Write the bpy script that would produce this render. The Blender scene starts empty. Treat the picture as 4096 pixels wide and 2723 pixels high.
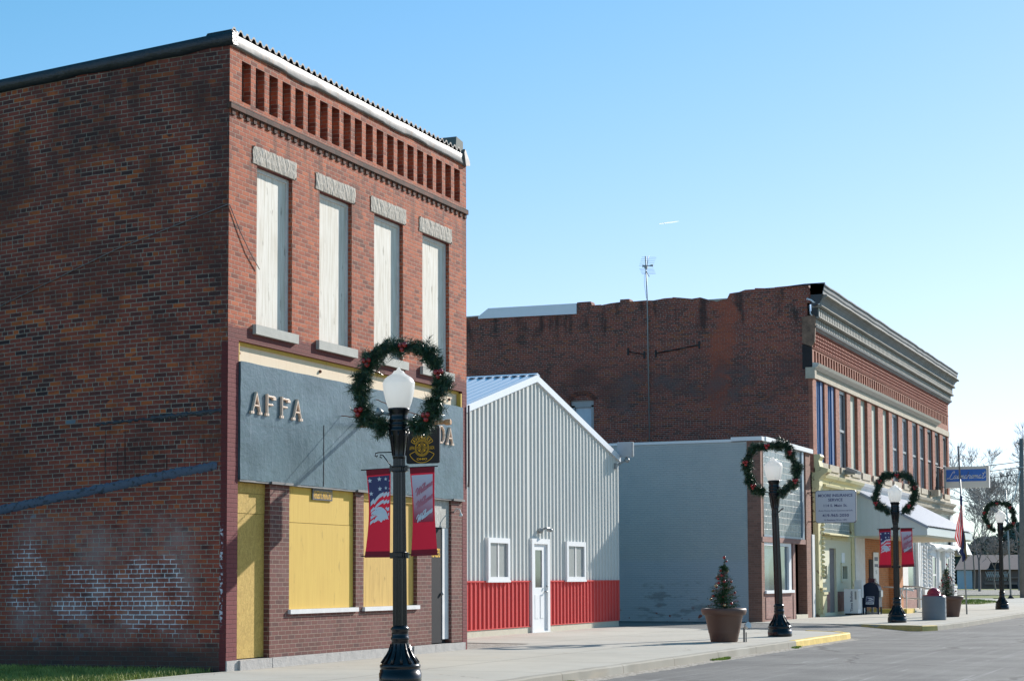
import bpy, bmesh, math, random
from mathutils import Vector, Matrix
random.seed(7)
R = math.radians
sc = bpy.context.scene
C = sc.collection

# ------------------------------------------------------------ camera, sky, sun, exposure
cam_d = bpy.data.cameras.new('camera'); cam = bpy.data.objects.new('camera', cam_d); C.objects.link(cam)
f, yaw, pitch, roll, shy = 7213.55, .3936, .0694, .0038, 449.97
cam_d.sensor_width = 36; cam_d.lens = f / 4096 * 36; cam_d.shift_y = shy / 4096
cam_d.clip_start = .1; cam_d.clip_end = 20000
fw = Vector((-math.sin(yaw)*math.cos(pitch), math.cos(yaw)*math.cos(pitch), math.sin(pitch)))
rt = Vector((math.cos(yaw), math.sin(yaw), 0)); up = rt.cross(fw)
c_, s_ = math.cos(roll), math.sin(roll)
r2 = c_*rt - s_*up; u2 = s_*rt + c_*up
M = Matrix((r2, u2, -fw)).transposed().to_4x4(); M.translation = Vector((13.865, -22.579, 1.32))
cam.matrix_world = M
sc.camera = cam
sc.render.resolution_x, sc.render.resolution_y = 1024, 680

SUN = Vector((1, 2.8, 1.42)).normalized()
world = bpy.data.worlds.new('World'); sc.world = world; world.use_nodes = True
wt = world.node_tree; bg = wt.nodes['Background']
sky = wt.nodes.new('ShaderNodeTexSky'); sky.sky_type = 'NISHITA'; sky.sun_disc = False
sky.sun_elevation = math.asin(SUN.z); sky.sun_rotation = math.atan2(SUN.x, SUN.y)
sky.altitude = 200; sky.air_density = 1.0; sky.dust_density = .15; sky.ozone_density = 1.6
# clear winter air: soften the very bright band round the sun and keep the blue
def _wm(op, a, b=0.):
    x = wt.nodes.new('ShaderNodeMath'); x.operation = op
    for i, q in enumerate((a, b)):
        if isinstance(q, (int, float)): x.inputs[i].default_value = q
        else: wt.links.new(q, x.inputs[i])
    return x.outputs[0]
_s = wt.nodes.new('ShaderNodeSeparateColor'); wt.links.new(sky.outputs[0], _s.inputs[0]); _c = wt.nodes.new('ShaderNodeCombineColor')
_rp = _wm('POWER', _s.outputs[0], 2.0); wt.links.new(_wm('DIVIDE', _rp, _wm('ADD', _wm('MULTIPLY', _rp, .13), 3.4)), _c.inputs[0])
wt.links.new(_wm('DIVIDE', _wm('MULTIPLY', _s.outputs[1], .94), _wm('ADD', _wm('MULTIPLY', _s.outputs[1], .038), 1.)), _c.inputs[1])
wt.links.new(_wm('DIVIDE', _s.outputs[2], _wm('ADD', _wm('MULTIPLY', _s.outputs[2], .02), 1.)), _c.inputs[2])
wt.links.new(_c.outputs[0], bg.inputs[0]); bg.inputs[1].default_value = .12
sun_d = bpy.data.lights.new('sun', 'SUN'); sun_d.energy = 4.6; sun_d.angle = R(.5); sun_d.color = (1, .94, .86)
sun = bpy.data.objects.new('sun', sun_d); C.objects.link(sun)
sun.rotation_euler = (-SUN).to_track_quat('-Z', 'Y').to_euler(); sun.location = (0, 0, 60)
sc.view_settings.view_transform = 'Standard'; sc.view_settings.look = 'None'
sc.view_settings.exposure = .65; sc.view_settings.gamma = 1
sc.cycles.max_bounces = 10; sc.cycles.diffuse_bounces = 6

# ------------------------------------------------------------ node helper
class NT:
    def __init__(s, name):
        s.m = bpy.data.materials.new(name); s.m.use_nodes = True; s.t = s.m.node_tree
        s.b = s.t.nodes['Principled BSDF']; s.o = s.t.nodes['Material Output']; s._uv = None; s._pos = None
    def n(s, ty, **k):
        x = s.t.nodes.new('ShaderNode' + ty)
        for a, b in k.items(): setattr(x, a, b)
        return x
    def l(s, a, b):
        if isinstance(a, (int, float)): b.default_value = a
        elif isinstance(a, (tuple, list)): b.default_value = a if len(a) != 3 or b.type == 'VECTOR' else (*a, 1)
        else: s.t.links.new(a, b)
    def m_(s, op, a, b=0., c=None):
        x = s.n('Math', operation=op); s.l(a, x.inputs[0]); s.l(b, x.inputs[1])
        if c is not None: s.l(c, x.inputs[2])
        return x.outputs[0]
    def mx(s, fac, a, b, blend='MIX'):
        x = s.n('Mix', data_type='RGBA', blend_type=blend); s.l(fac, x.inputs[0]); s.l(a, x.inputs[6]); s.l(b, x.inputs[7]); return x.outputs[2]
    def uv(s):
        if s._uv is None:
            a = s.n('UVMap'); a.uv_map = 'UVMap'; p = s.n('SeparateXYZ'); s.l(a.outputs[0], p.inputs[0]); s._uv = (a.outputs[0], p.outputs[0], p.outputs[1])
        return s._uv
    def vec(s, x, y, z=0.):
        c = s.n('CombineXYZ'); s.l(x, c.inputs[0]); s.l(y, c.inputs[1]); s.l(z, c.inputs[2]); return c.outputs[0]
    def pos(s):
        if s._pos is None:
            g = s.n('NewGeometry'); p = s.n('SeparateXYZ'); s.l(g.outputs['Position'], p.inputs[0]); s._pos = (g.outputs['Position'], *p.outputs[:3])
        return s._pos
    def noise(s, vec, scale, detail=3, rough=.5, col=False):
        x = s.n('TexNoise'); s.l(vec, x.inputs['Vector']); x.inputs['Scale'].default_value = scale
        x.inputs['Detail'].default_value = detail; x.inputs['Roughness'].default_value = rough
        return x.outputs[1 if col else 0]
    def ss(s, x, a, b, lo=0., hi=1.):
        r = s.n('MapRange', interpolation_type='SMOOTHSTEP'); s.l(x, r.inputs[0]); s.l(a, r.inputs[1]); s.l(b, r.inputs[2]); s.l(lo, r.inputs[3]); s.l(hi, r.inputs[4]); return r.outputs[0]
    def ramp(s, x, stops, const=False):
        r = s.n('ValToRGB'); e = r.color_ramp.elements
        if const: r.color_ramp.interpolation = 'CONSTANT'
        while len(e) < len(stops): e.new(.5)
        for k, (p, c) in enumerate(stops): e[k].position = p; e[k].color = (*c, 1)
        s.l(x, r.inputs[0]); return r.outputs[0]
    def bump(s, h, dist=.005, strength=1.):
        b = s.n('Bump'); b.inputs['Distance'].default_value = dist; b.inputs['Strength'].default_value = strength
        s.l(h, b.inputs['Height']); s.l(b.outputs[0], s.b.inputs['Normal'])
    def base(s, c): s.l(c, s.b.inputs['Base Color'])
    def band(s, x, a, b, soft):   # 1 between a and b
        return s.m_('MULTIPLY', s.ss(x, a-soft, a+soft), s.ss(x, b-soft, b+soft, 1., 0.))

def plain(name, col, rough=.6, metal=0., var=.12, scale=6., bump=0., spec=.5, coat=0.):
    m = NT(name); p = m.pos()[0]
    n = m.noise(p, scale, 4, .6); n2 = m.noise(p, scale*9, 2)
    k = m.m_('ADD', m.m_('MULTIPLY', m.m_('SUBTRACT', n, .5), var*2.4), m.m_('ADD', m.m_('MULTIPLY', m.m_('SUBTRACT', n2, .5), var), 1.))
    cc = m.n('VectorMath', operation='SCALE'); cc.inputs[0].default_value = col[:3]; m.l(k, cc.inputs[3])
    m.base(cc.outputs[0]); m.b.inputs['Roughness'].default_value = rough; m.b.inputs['Metallic'].default_value = metal
    m.b.inputs['Specular IOR Level'].default_value = spec
    if coat: m.b.inputs['Coat Weight'].default_value = coat; m.b.inputs['Coat Roughness'].default_value = .12
    if bump: m.bump(m.m_('ADD', n, m.m_('MULTIPLY', n2, .4)), bump)
    return m.m

def bricks(name, stops, mortar, w=.2096, h=.0676, ms=.010, hdr=7, spall=0., spallc=(.50, .12, .035), blue=0., paint=None, stain=.35,
           bumpd=.006, rough=.85, var=.5, extra=None, jit=.004):
    m = NT(name); uvv, u, v = m.uv()
    wob = m.noise(uvv, 1.3, 2)
    v = m.m_('ADD', v, m.m_('MULTIPLY', m.m_('SUBTRACT', wob, .5), .012))
    row = m.m_('FLOOR', m.m_('DIVIDE', v, h)); fy = m.m_('FRACT', m.m_('DIVIDE', v, h))
    if hdr:
        hd = m.m_('LESS_THAN', m.m_('FLOORED_MODULO', row, float(hdr)), .5)
        ww = m.m_('MULTIPLY', w, m.m_('SUBTRACT', 1., m.m_('MULTIPLY', hd, .5)))
    else: ww = w + 0.
    wn0 = m.n('TexWhiteNoise', noise_dimensions='1D'); m.l(row, wn0.inputs['W'])
    uu = m.m_('ADD', m.m_('DIVIDE', u, ww), m.m_('ADD', m.m_('MULTIPLY', row, .5), m.m_('MULTIPLY', wn0.outputs[0], .16)))
    col = m.m_('FLOOR', uu); fx = m.m_('FRACT', uu)
    mxd = m.m_('MULTIPLY', m.m_('MINIMUM', fx, m.m_('SUBTRACT', 1., fx)), ww)
    myd = m.m_('MULTIPLY', m.m_('MINIMUM', fy, m.m_('SUBTRACT', 1., fy)), h)
    edge = m.noise(uvv, 38., 2)
    d = m.m_('ADD', m.m_('MINIMUM', mxd, myd), m.m_('MULTIPLY', m.m_('SUBTRACT', edge, .5), jit*2.2))
    br = m.ss(d, ms*.5-.0025, ms*.5+.0025)
    wn = m.n('TexWhiteNoise', noise_dimensions='2D'); m.l(m.vec(col, row), wn.inputs['Vector'])
    sp = m.n('SeparateColor'); m.l(wn.outputs['Color'], sp.inputs[0]); ra, rb, rc = sp.outputs[:3]
    big = m.noise(uvv, .55, 5, .6)
    sel = m.m_('ADD', m.m_('MULTIPLY', ra, .8), m.m_('MULTIPLY', m.m_('SUBTRACT', big, .42), stain*2.4))
    c = m.ramp(sel, stops)
    blot = m.noise(uvv, 13., 3, .6)
    c = m.mx(1., c, m.ramp(m.m_('ADD', m.m_('MULTIPLY', m.m_('SUBTRACT', blot, .5), var*2), .5), [(0, (.45, .42, .42)), (.5, (1, 1, 1)), (1, (1.0, .96, .9))]), 'MULTIPLY')
    if spall:
        thr = m.m_('ADD', m.m_('MULTIPLY', rb, 1.), m.m_('MULTIPLY', m.m_('SUBTRACT', m.noise(uvv, .9, 3), .5), .5))
        s1 = m.ss(m.m_('ADD', thr, m.m_('MULTIPLY', m.noise(uvv, 9., 2), .22)), 1.04 - spall, 1.08 - spall)
        c = m.mx(m.m_('MULTIPLY', s1, .9), c, m.mx(rc, spallc, tuple(x*.65 for x in spallc)))
    if blue:
        c = m.mx(m.m_('MULTIPLY', m.m_('GREATER_THAN', rc, 1-blue), m.ss(m.noise(uvv, 5., 1), .45, .55)), c, (.16, .2, .25))
    m.wide = m.ss(d, .004, .016)
    mor = m.mx(m.noise(uvv, 3., 3), mortar, tuple(x*.62 for x in mortar))
    if paint:   # (colour, amount left): painted brick, flakes where paint is gone
        fl = m.ss(m.noise(uvv, 4.5, 5, .65), paint[1], paint[1]+.04)
        c = m.mx(fl, c, tuple(paint[0])); mor = m.mx(fl, mor, tuple(x*.72 for x in paint[0]))
    fin = m.mx(br, mor, c)
    if extra: fin = extra(m, fin, br, u, v, uvv)
    m.base(fin); m.b.inputs['Roughness'].default_value = rough; m.b.inputs['Specular IOR Level'].default_value = .3
    m.bump(m.m_('ADD', m.m_('MULTIPLY', br, m.m_('ADD', .8, m.m_('MULTIPLY', ra, .35))), m.m_('MULTIPLY', blot, .35)), bumpd)
    return m.m

# ------------------------------------------------------------ mesh builder
class MB:
    def __init__(s): s.v = []; s.f = []; s.sm = []; s.cuv = {}
    def face(s, pts, smooth=False):
        k = len(s.v); s.v += [tuple(p) for p in pts]; s.f.append(tuple(range(k, k+len(pts)))); s.sm.append(smooth)
    def quadmesh(s, grid, smooth=True, closeu=False):
        k = len(s.v); nr, nc = len(grid), len(grid[0])
        for r in grid: s.v += [tuple(p) for p in r]
        for i in range(nr-1):
            for j in range(nc if closeu else nc-1):
                j2 = (j+1) % nc
                s.f.append((k+i*nc+j, k+i*nc+j2, k+(i+1)*nc+j2, k+(i+1)*nc+j)); s.sm.append(smooth)
    def box(s, x0, x1, y0, y1, z0, z1):
        k = len(s.v)
        s.v += [(x, y, z) for z in (z0, z1) for y in (y0, y1) for x in (x0, x1)]
        for f_ in ((0, 2, 3, 1), (4, 5, 7, 6), (0, 1, 5, 4), (2, 6, 7, 3), (0, 4, 6, 2), (1, 3, 7, 5)):
            s.f.append(tuple(k+i for i in f_)); s.sm.append(False)
        return s
    def prism(s, poly, axis, a, b):
        """polygon (2-tuples) in the plane across axis, extruded from a to b"""
        def P(p, t): return (t, p[0], p[1]) if axis == 'x' else (p[0], t, p[1]) if axis == 'y' else (p[0], p[1], t)
        k = len(s.v); n = len(poly)
        s.v += [P(p, a) for p in poly] + [P(p, b) for p in poly]
        s.f.append(tuple(range(k, k+n))); s.f.append(tuple(range(k+2*n-1, k+n-1, -1))); s.sm += [False]*2
        for i in range(n):
            j = (i+1) % n; s.f.append((k+i, k+j, k+n+j, k+n+i)); s.sm.append(False)
        return s
    def lathe(s, prof, cx=0, cy=0, n=24, flute=None, smooth=True, ax='z'):
        g = []
        for (r, z) in prof:
            row = []
            for i in range(n):
                t = 2*math.pi*i/n; rr = r
                if flute and flute[0] <= z <= flute[1]: rr = r*(1 - flute[2]*(i % 2))
                row.append((cx+rr*math.cos(t), cy+rr*math.sin(t), z))
            g.append(row)
        s.quadmesh(g, smooth, True)
        s.face([p for p in g[-1]]); s.face([p for p in reversed(g[0])]); return s
    def tube(s, pts, r, n=6, smooth=True, caps=True):
        pts = [Vector(p) for p in pts]; g = []
        rs = r if isinstance(r, (list, tuple)) else [r]*len(pts)
        for i, p in enumerate(pts):
            d = (pts[min(i+1, len(pts)-1)] - pts[max(i-1, 0)]).normalized()
            a = d.cross(Vector((0, 0, 1)) if abs(d.z) < .9 else Vector((1, 0, 0))).normalized(); b = d.cross(a)
            g.append([tuple(p + rs[i]*(math.cos(2*math.pi*k/n)*a + math.sin(2*math.pi*k/n)*b)) for k in range(n)])
        s.quadmesh(g, smooth, True)
        if caps: s.face(g[0]); s.face(g[-1])
        return s
    def ball(s, c, r, n=10, sz=1.):
        g = [[(c[0]+r*math.sin(math.pi*i/n)*math.cos(2*math.pi*j/(2*n)), c[1]+r*math.sin(math.pi*i/n)*math.sin(2*math.pi*j/(2*n)), c[2]+r*sz*math.cos(math.pi*i/n)) for j in range(2*n)] for i in range(n+1)]
        s.quadmesh(g, True, True); return s
    def build(s, name, mat, parent=None, loc=None, uvf=None, fix=True):
        me = bpy.data.meshes.new(name)
        base = Vector(loc) if loc is not None else (world_loc(parent) if parent else Vector((0, 0, 0)))
        me.from_pydata([(x-base.x, y-base.y, z-base.z) for x, y, z in s.v], [], s.f)
        me.polygons.foreach_set('use_smooth', s.sm)
        if fix:
            bm = bmesh.new(); bm.from_mesh(me)
            bmesh.ops.remove_doubles(bm, verts=bm.verts, dist=1e-5) if len(s.v) < 60000 else None
            bmesh.ops.recalc_face_normals(bm, faces=bm.faces); bm.to_mesh(me); bm.free()
        uvl = me.uv_layers.new(name='UVMap')
        for p in me.polygons:
            nx, ny, nz = abs(p.normal.x), abs(p.normal.y), abs(p.normal.z)
            for li in p.loop_indices:
                c = me.vertices[me.loops[li].vertex_index].co + base
                if uvf: uvl.data[li].uv = uvf(c, p)
                elif nz > max(nx, ny): uvl.data[li].uv = (c.y, c.x)
                elif nx >= ny: uvl.data[li].uv = (c.y, c.z)
                else: uvl.data[li].uv = (c.x, c.z)
        me.materials.append(mat)
        o = bpy.data.objects.new(name, me); C.objects.link(o)
        if parent: o.parent = parent
        elif loc is not None: o.location = loc
        return o

def world_loc(o):
    v = Vector((0, 0, 0))
    while o: v += o.location; o = o.parent
    return v
def thing(name, label, cat, loc=(0, 0, 0), group=None):
    o = bpy.data.objects.new(name, None); C.objects.link(o); o.location = loc; o.empty_display_size = .3
    o['label'] = label; o['category'] = cat
    if group: o['group'] = group
    return o
def tag(o, label, cat, group=None):
    o['label'] = label; o['category'] = cat
    if group: o['group'] = group
    return o
def struct(name, mb, mat, kind='structure', **k):
    o = mb.build(name, mat, **k); o['kind'] = kind; return o
def copy_tree(o, parent=None):
    c = o.copy(); C.objects.link(c); c.parent = parent
    for ch in list(o.children): copy_tree(ch, c)
    return c

def gridwall(mb, axis, p0, p1, us, vs, holes):
    """wall slab between planes p0<p1 across axis ('x' -> u=y, 'y' -> u=x); holes = (u0,u1,v0,v1)"""
    U = sorted(set(us + [h[i] for h in holes for i in (0, 1) if us[0] < h[i] < us[-1]]))
    V = sorted(set(vs + [h[i] for h in holes for i in (2, 3) if vs[0] < h[i] < vs[-1]]))
    def full(i, j):
        if i < 0 or j < 0 or i >= len(U)-1 or j >= len(V)-1: return False
        a, b = (U[i]+U[i+1])/2, (V[j]+V[j+1])/2
        return not any(h[0] < a < h[1] and h[2] < b < h[3] for h in holes)
    def P(p, u, v): return (p, u, v) if axis == 'x' else (u, p, v)
    for i in range(len(U)-1):
        for j in range(len(V)-1):
            if not full(i, j): continue
            a, b, c, d = U[i], U[i+1], V[j], V[j+1]
            for p in (p0, p1): mb.face([P(p, a, c), P(p, b, c), P(p, b, d), P(p, a, d)])
            for (ni, nj, e) in ((i-1, j, (a, c, a, d)), (i+1, j, (b, c, b, d)), (i, j-1, (a, c, b, c)), (i, j+1, (a, d, b, d))):
                if not full(ni, nj):
                    mb.face([P(p0, e[0], e[1]), P(p0, e[2], e[3]), P(p1, e[2], e[3]), P(p1, e[0], e[1])])
    return mb

# ------------------------------------------------------------ flat lettering and prints (2-D shapes mapped onto a plane)
_fc = {}
def glyph(txt, bold=0.):
    k = (txt, bold)
    if k not in _fc:
        cu = bpy.data.curves.new('t', 'FONT'); cu.body = txt; cu.size = 1; cu.offset = bold; cu.resolution_u = 3
        ob = bpy.data.objects.new('t', cu); C.objects.link(ob)
        bpy.context.view_layer.update()
        me = bpy.data.meshes.new_from_object(ob)
        vs = [(v.co.x, v.co.y) for v in me.vertices]; fs = [tuple(p.vertices) for p in me.polygons]
        bpy.data.objects.remove(ob); bpy.data.curves.remove(cu); bpy.data.meshes.remove(me)
        x0 = min(v[0] for v in vs); x1 = max(v[0] for v in vs)
        _fc[k] = ([(v[0]-x0, v[1]) for v in vs], fs, x1-x0)
    return _fc[k]
class Flat:
    def __init__(s, mp): s.mb = MB(); s.mp = mp
    def poly(s, pts):
        from mathutils.geometry import tessellate_polygon
        k = len(s.mb.v); s.mb.v += [s.mp(*p) for p in pts]
        for t in tessellate_polygon([[Vector((p[0], p[1], 0)) for p in pts]]):
            s.mb.f.append(tuple(k+i for i in t)); s.mb.sm.append(False)
    def text(s, t, x0, x1, y0, h, bold=0., shear=0., slant=0.):
        """text stretched from x0 to x1, capital height h, baseline y0"""
        vs, fs, w = glyph(t, bold); k = len(s.mb.v); kx = (x1-x0)/w; ky = h/.73
        s.mb.v += [s.mp(x0+v[0]*kx+v[1]*ky*shear, y0+v[1]*ky+slant*v[0]*kx) for v in vs]
        for f_ in fs: s.mb.f.append(tuple(k+i for i in f_)); s.mb.sm.append(False)
    def stroke(s, pts, w, smooth=3, closed=False):
        P = [Vector(p) for p in pts]
        if smooth and len(P) > 2:
            Q = []; n = len(P)
            for i in range(n if closed else n-1):
                a, b, c, d = [P[(i+k) % n] if closed else P[min(max(i+k, 0), n-1)] for k in (-1, 0, 1, 2)]
                for j in range(smooth):
                    t = j/smooth
                    Q.append(.5*((2*b)+(c-a)*t+(2*a-5*b+4*c-d)*t*t+(3*b-a-3*c+d)*t**3))
            Q.append(P[0] if closed else P[-1]); P = Q
        L = []
        for i, p in enumerate(P):
            d = (P[min(i+1, len(P)-1)]-P[max(i-1, 0)])
            if d.length < 1e-9: d = Vector((1, 0))
            d.normalize(); nn = Vector((-d.y, d.x))*w/2; L.append((p+nn, p-nn))
        k = len(s.mb.v)
        for a, b in L: s.mb.v += [s.mp(a.x, a.y), s.mp(b.x, b.y)]
        for i in range(len(L)-1): s.mb.f.append((k+2*i, k+2*i+1, k+2*i+3, k+2*i+2)); s.mb.sm.append(False)
    def ring(s, cx, cy, r, w, a0=0, a1=360, n=40):
        s.stroke([(cx+r*math.cos(R(a0+(a1-a0)*i/n)), cy+r*math.sin(R(a0+(a1-a0)*i/n))) for i in range(n+1)], w, 0)
    def build(s, name, mat, parent): return s.mb.build(name, mat, parent, fix=False)
SCRIPT = {
 'W': ([[(-.35, 1.2), (-.3, 1.8), (.1, 2.1), (.4, 1.7), (.38, .9), (.45, 0), (.75, .9), (1.15, 2.05)], [(1.15, 2.05), (1.1, 1.), (1.25, 0), (1.6, 1.), (1.95, 1.8), (2.4, 2.2)]], 1.9),
 'L': ([[(.85, 1.7), (1.05, 2.0), (.8, 2.25), (.5, 1.7), (.3, .6), (.05, .1), (-.3, 0), (-.1, .25), (.4, .05), (.9, -.1), (1.3, .3)]], 1.2),
 'e': ([[(0, .35), (.35, .5), (.5, .8), (.35, 1), (.1, .75), (.1, .25), (.3, 0), (.7, .35)]], .65),
 'l': ([[(0, .35), (.4, 1.3), (.45, 2.0), (.28, 2.1), (.15, 1.3), (.15, .3), (.3, 0), (.6, .35)]], .55),
 'c': ([[(.55, .8), (.35, 1), (.1, .7), (.1, .2), (.3, 0), (.65, .35)]], .6),
 'o': ([[(.4, 1), (.1, .7), (.1, .2), (.3, 0), (.55, .35), (.52, .8), (.38, 1), (.75, .8)]], .65),
 'm': ([[(-.05, .5), (.15, 1), (.18, .5), (.15, 0)], [(.15, .2), (.35, .85), (.5, .95), (.52, .5), (.5, 0)], [(.5, .2), (.72, .85), (.88, .95), (.88, .4), (.95, .05), (1.25, .35)]], 1.2),
 'n': ([[(-.05, .5), (.15, 1), (.18, .5), (.15, 0)], [(.15, .2), (.38, .85), (.55, .95), (.55, .4), (.62, .05), (.9, .35)]], .85),
 'a': ([[(.6, .85), (.35, 1), (.1, .7), (.1, .2), (.3, 0), (.55, .5), (.62, 1), (.58, .3), (.68, 0), (.95, .35)]], .9),
 'u': ([[(-.05, .5), (.15, 1), (.12, .4), (.22, 0), (.45, .3), (.6, 1), (.58, .3), (.68, 0), (.95, .35)]], .9),
 'd': ([[(.6, .85), (.35, 1), (.1, .7), (.1, .2), (.3, 0), (.6, .6), (.75, 2.1), (.6, .3), (.7, 0), (.95, .35)]], .9),
 'r': ([[(-.05, .5), (.15, 1.1), (.3, .95), (.55, .95), (.5, .4), (.58, 0), (.85, .35)]], .8),
 't': ([[(.3, 2.0), (.12, .5), (.2, 0), (.55, .1), (.95, .7)], [(-.25, 1.45), (.3, 1.6), (1.0, 1.65)]], .6)}
def script(fl, word, x0, x1, y0, xh, w, shear=.35, slant=0.):
    tot = sum(SCRIPT[c][1] for c in word); k = (x1-x0)/tot; x = 0
    for c in word:
        for st in SCRIPT[c][0]:
            fl.stroke([(x0+(x+p[0])*k+p[1]*xh*shear, y0+p[1]*xh+slant*(x+p[0])*k) for p in st], w)
        x += SCRIPT[c][1]

# ------------------------------------------------------------ materials
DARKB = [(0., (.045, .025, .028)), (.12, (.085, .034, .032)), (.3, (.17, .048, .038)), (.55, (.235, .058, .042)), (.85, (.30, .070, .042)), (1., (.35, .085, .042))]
def ex_side(m, c, br, u, v, uvv):
    red = m.m_('MULTIPLY', m.m_('MULTIPLY', br, m.ss(m.m_('ADD', v, m.m_('MULTIPLY', m.noise(uvv, .7, 3), 1.6)), 2.6, 4.4, .62, 0.)), m.ss(m.noise(uvv, 4., 3), .3, .6))
    c = m.mx(red, c, (.36, .078, .046))
    # white residue left in the joints low on the wall, dark damp foot, painted corner strip
    n1 = m.noise(uvv, 1.9, 4, .6); n2 = m.noise(uvv, 16., 3, .6); n3 = m.noise(uvv, 1.1, 3)
    nr = m.noise(uvv, 1.6, 3); u0 = m.m_('ADD', u, m.m_('MULTIPLY', m.m_('SUBTRACT', nr, .5), 1.3)); v0 = m.m_('ADD', v, m.m_('MULTIPLY', m.m_('SUBTRACT', n3, .5), 1.1))
    reg = m.m_('MULTIPLY', m.band(u0, -2.85, -.7, .25), m.band(v0, .68, 1.62, .15))
    reg2 = m.m_('MULTIPLY', m.band(u0, -3.75, -3.3, .15), m.band(v, .85, 1.9, .25))
    reg = m.m_('MAXIMUM', reg, m.m_('MULTIPLY', reg2, .8))
    joint = m.m_('SUBTRACT', 1., m.wide)
    k = m.m_('MULTIPLY', m.ss(reg, .1, .6), m.ss(m.m_('ADD', m.m_('ADD', m.m_('MULTIPLY', n1, .9), m.m_('MULTIPLY', n2, .45)), m.m_('ADD', m.m_('MULTIPLY', joint, .75), m.m_('MULTIPLY', reg, .1))), 1.30, 1.62))
    haze = m.m_('MULTIPLY', m.m_('MULTIPLY', m.band(u, -3.8, -.5, .2), m.band(v, .45, 2.25, .3)), m.ss(n1, .35, .7, .0, .34))
    c = m.mx(haze, c, (.50, .44, .42)); c = m.mx(k, c, (.95, .90, .92))
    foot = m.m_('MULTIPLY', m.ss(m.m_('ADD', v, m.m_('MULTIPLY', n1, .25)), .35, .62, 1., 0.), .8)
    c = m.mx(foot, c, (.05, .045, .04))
    ob = m.m_('MULTIPLY', m.m_('MAXIMUM', m.m_('MULTIPLY', m.band(u, -.72, -.14, .1), m.band(v, 4.12, 4.55, .1)), m.m_('MULTIPLY', m.band(u, -.42, -.1, .05), m.band(v, 4.75, 4.98, .03))), m.m_('MULTIPLY', br, m.ss(n2, .38, .5)))
    c = m.mx(m.m_('MULTIPLY', ob, .8), c, (.50, .115, .045))
    c = m.mx(m.m_('MULTIPLY', m.m_('MULTIPLY', m.ss(u, -.7, -.1), m.ss(v, 2.6, 3.4)), m.m_('MULTIPLY', m.ss(n2, .3, .6), .5)), c, (.05, .028, .028))
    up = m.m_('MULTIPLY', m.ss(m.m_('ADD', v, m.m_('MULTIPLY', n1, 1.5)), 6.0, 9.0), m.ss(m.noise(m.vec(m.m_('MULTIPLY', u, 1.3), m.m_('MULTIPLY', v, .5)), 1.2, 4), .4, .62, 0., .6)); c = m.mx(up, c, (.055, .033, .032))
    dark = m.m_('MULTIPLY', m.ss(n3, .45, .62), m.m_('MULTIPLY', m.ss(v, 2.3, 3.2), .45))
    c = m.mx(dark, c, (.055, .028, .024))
    drips = m.m_('MULTIPLY', m.m_('MULTIPLY', m.band(u, -2.3, -.15, .05), m.band(v, 2.9, 3.75, .08)), m.ss(m.noise(m.vec(m.m_('MULTIPLY', u, 22.), m.m_('MULTIPLY', v, .5)), 1.6, 2), .6, .68))
    c = m.mx(m.m_('MULTIPLY', drips, .75), c, (.012, .012, .014))
    strip = m.m_('MULTIPLY', m.ss(m.m_('ADD', u, m.m_('MULTIPLY', m.noise(uvv, 14., 3), .05)), -.095, -.07), m.ss(v, 4.75, 4.85, 1., 0.))
    c = m.mx(m.m_('MULTIPLY', strip, .9), c, (.14, .028, .03))
    edge = m.m_('MULTIPLY', m.band(u, -.11, -.06, .012), m.m_('MULTIPLY', m.ss(n2, .5, .6), m.band(v, .7, 2.1, .1)))
    return m.mx(edge, c, (.6, .6, .65))
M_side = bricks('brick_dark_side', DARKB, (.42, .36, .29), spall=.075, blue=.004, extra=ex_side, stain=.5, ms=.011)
ORB = [(0., (.16, .05, .034)), (.25, (.30, .078, .044)), (.6, (.42, .108, .055)), (.85, (.50, .135, .06)), (1., (.34, .10, .06))]
def ex_front(m, c, br, u, v, uvv):
    n = m.noise(m.vec(m.m_('MULTIPLY', u, 3.), m.m_('MULTIPLY', v, .6)), 1.4, 4)
    k = m.m_('MULTIPLY', m.ss(n, .5, .66), m.m_('MULTIPLY', m.band(v, 7.2, 8.5, .25), .55))
    c = m.mx(k, c, (.10, .06, .05))
    pb = m.m_('MULTIPLY', m.ss(m.m_('ADD', v, m.m_('MULTIPLY', m.noise(uvv, 2.6, 4, .6), .5)), 5.27, 5.37, 1., 0.), .88)
    return m.mx(pb, c, (.135, .042, .044))
M_front = bricks('brick_orange_front', ORB, (.56, .44, .35), hdr=0, w=.2, spall=.05, spallc=(.50, .13, .06), extra=ex_front, ms=.009, stain=.3)
M_paint = bricks('brick_painted_maroon', ORB, (.3, .25, .2), hdr=0, w=.2, paint=((.18, .05, .052), .33), ms=.009, bumpd=.005)
def ex_store(m, c, br, u, v, uvv):
    return m.mx(m.m_('MULTIPLY', m.ss(m.noise(uvv, 1.1, 3), .5, .7), .25), c, (.30, .16, .13))
M_store = bricks('brick_brown_storefront', [(0., (.10, .045, .042)), (.3, (.14, .055, .045)), (.7, (.17, .065, .055)), (1., (.13, .065, .065))], (.42, .34, .27), hdr=0, w=.205, h=.0676, ms=.008, var=.2, stain=.25, extra=ex_store, bumpd=.003, jit=.002)
M_slot = bricks('brick_niche', [(0., (.06, .02, .02)), (.5, (.16, .045, .028)), (1., (.30, .08, .035))], (.22, .18, .15), hdr=0, w=.2)
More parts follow.
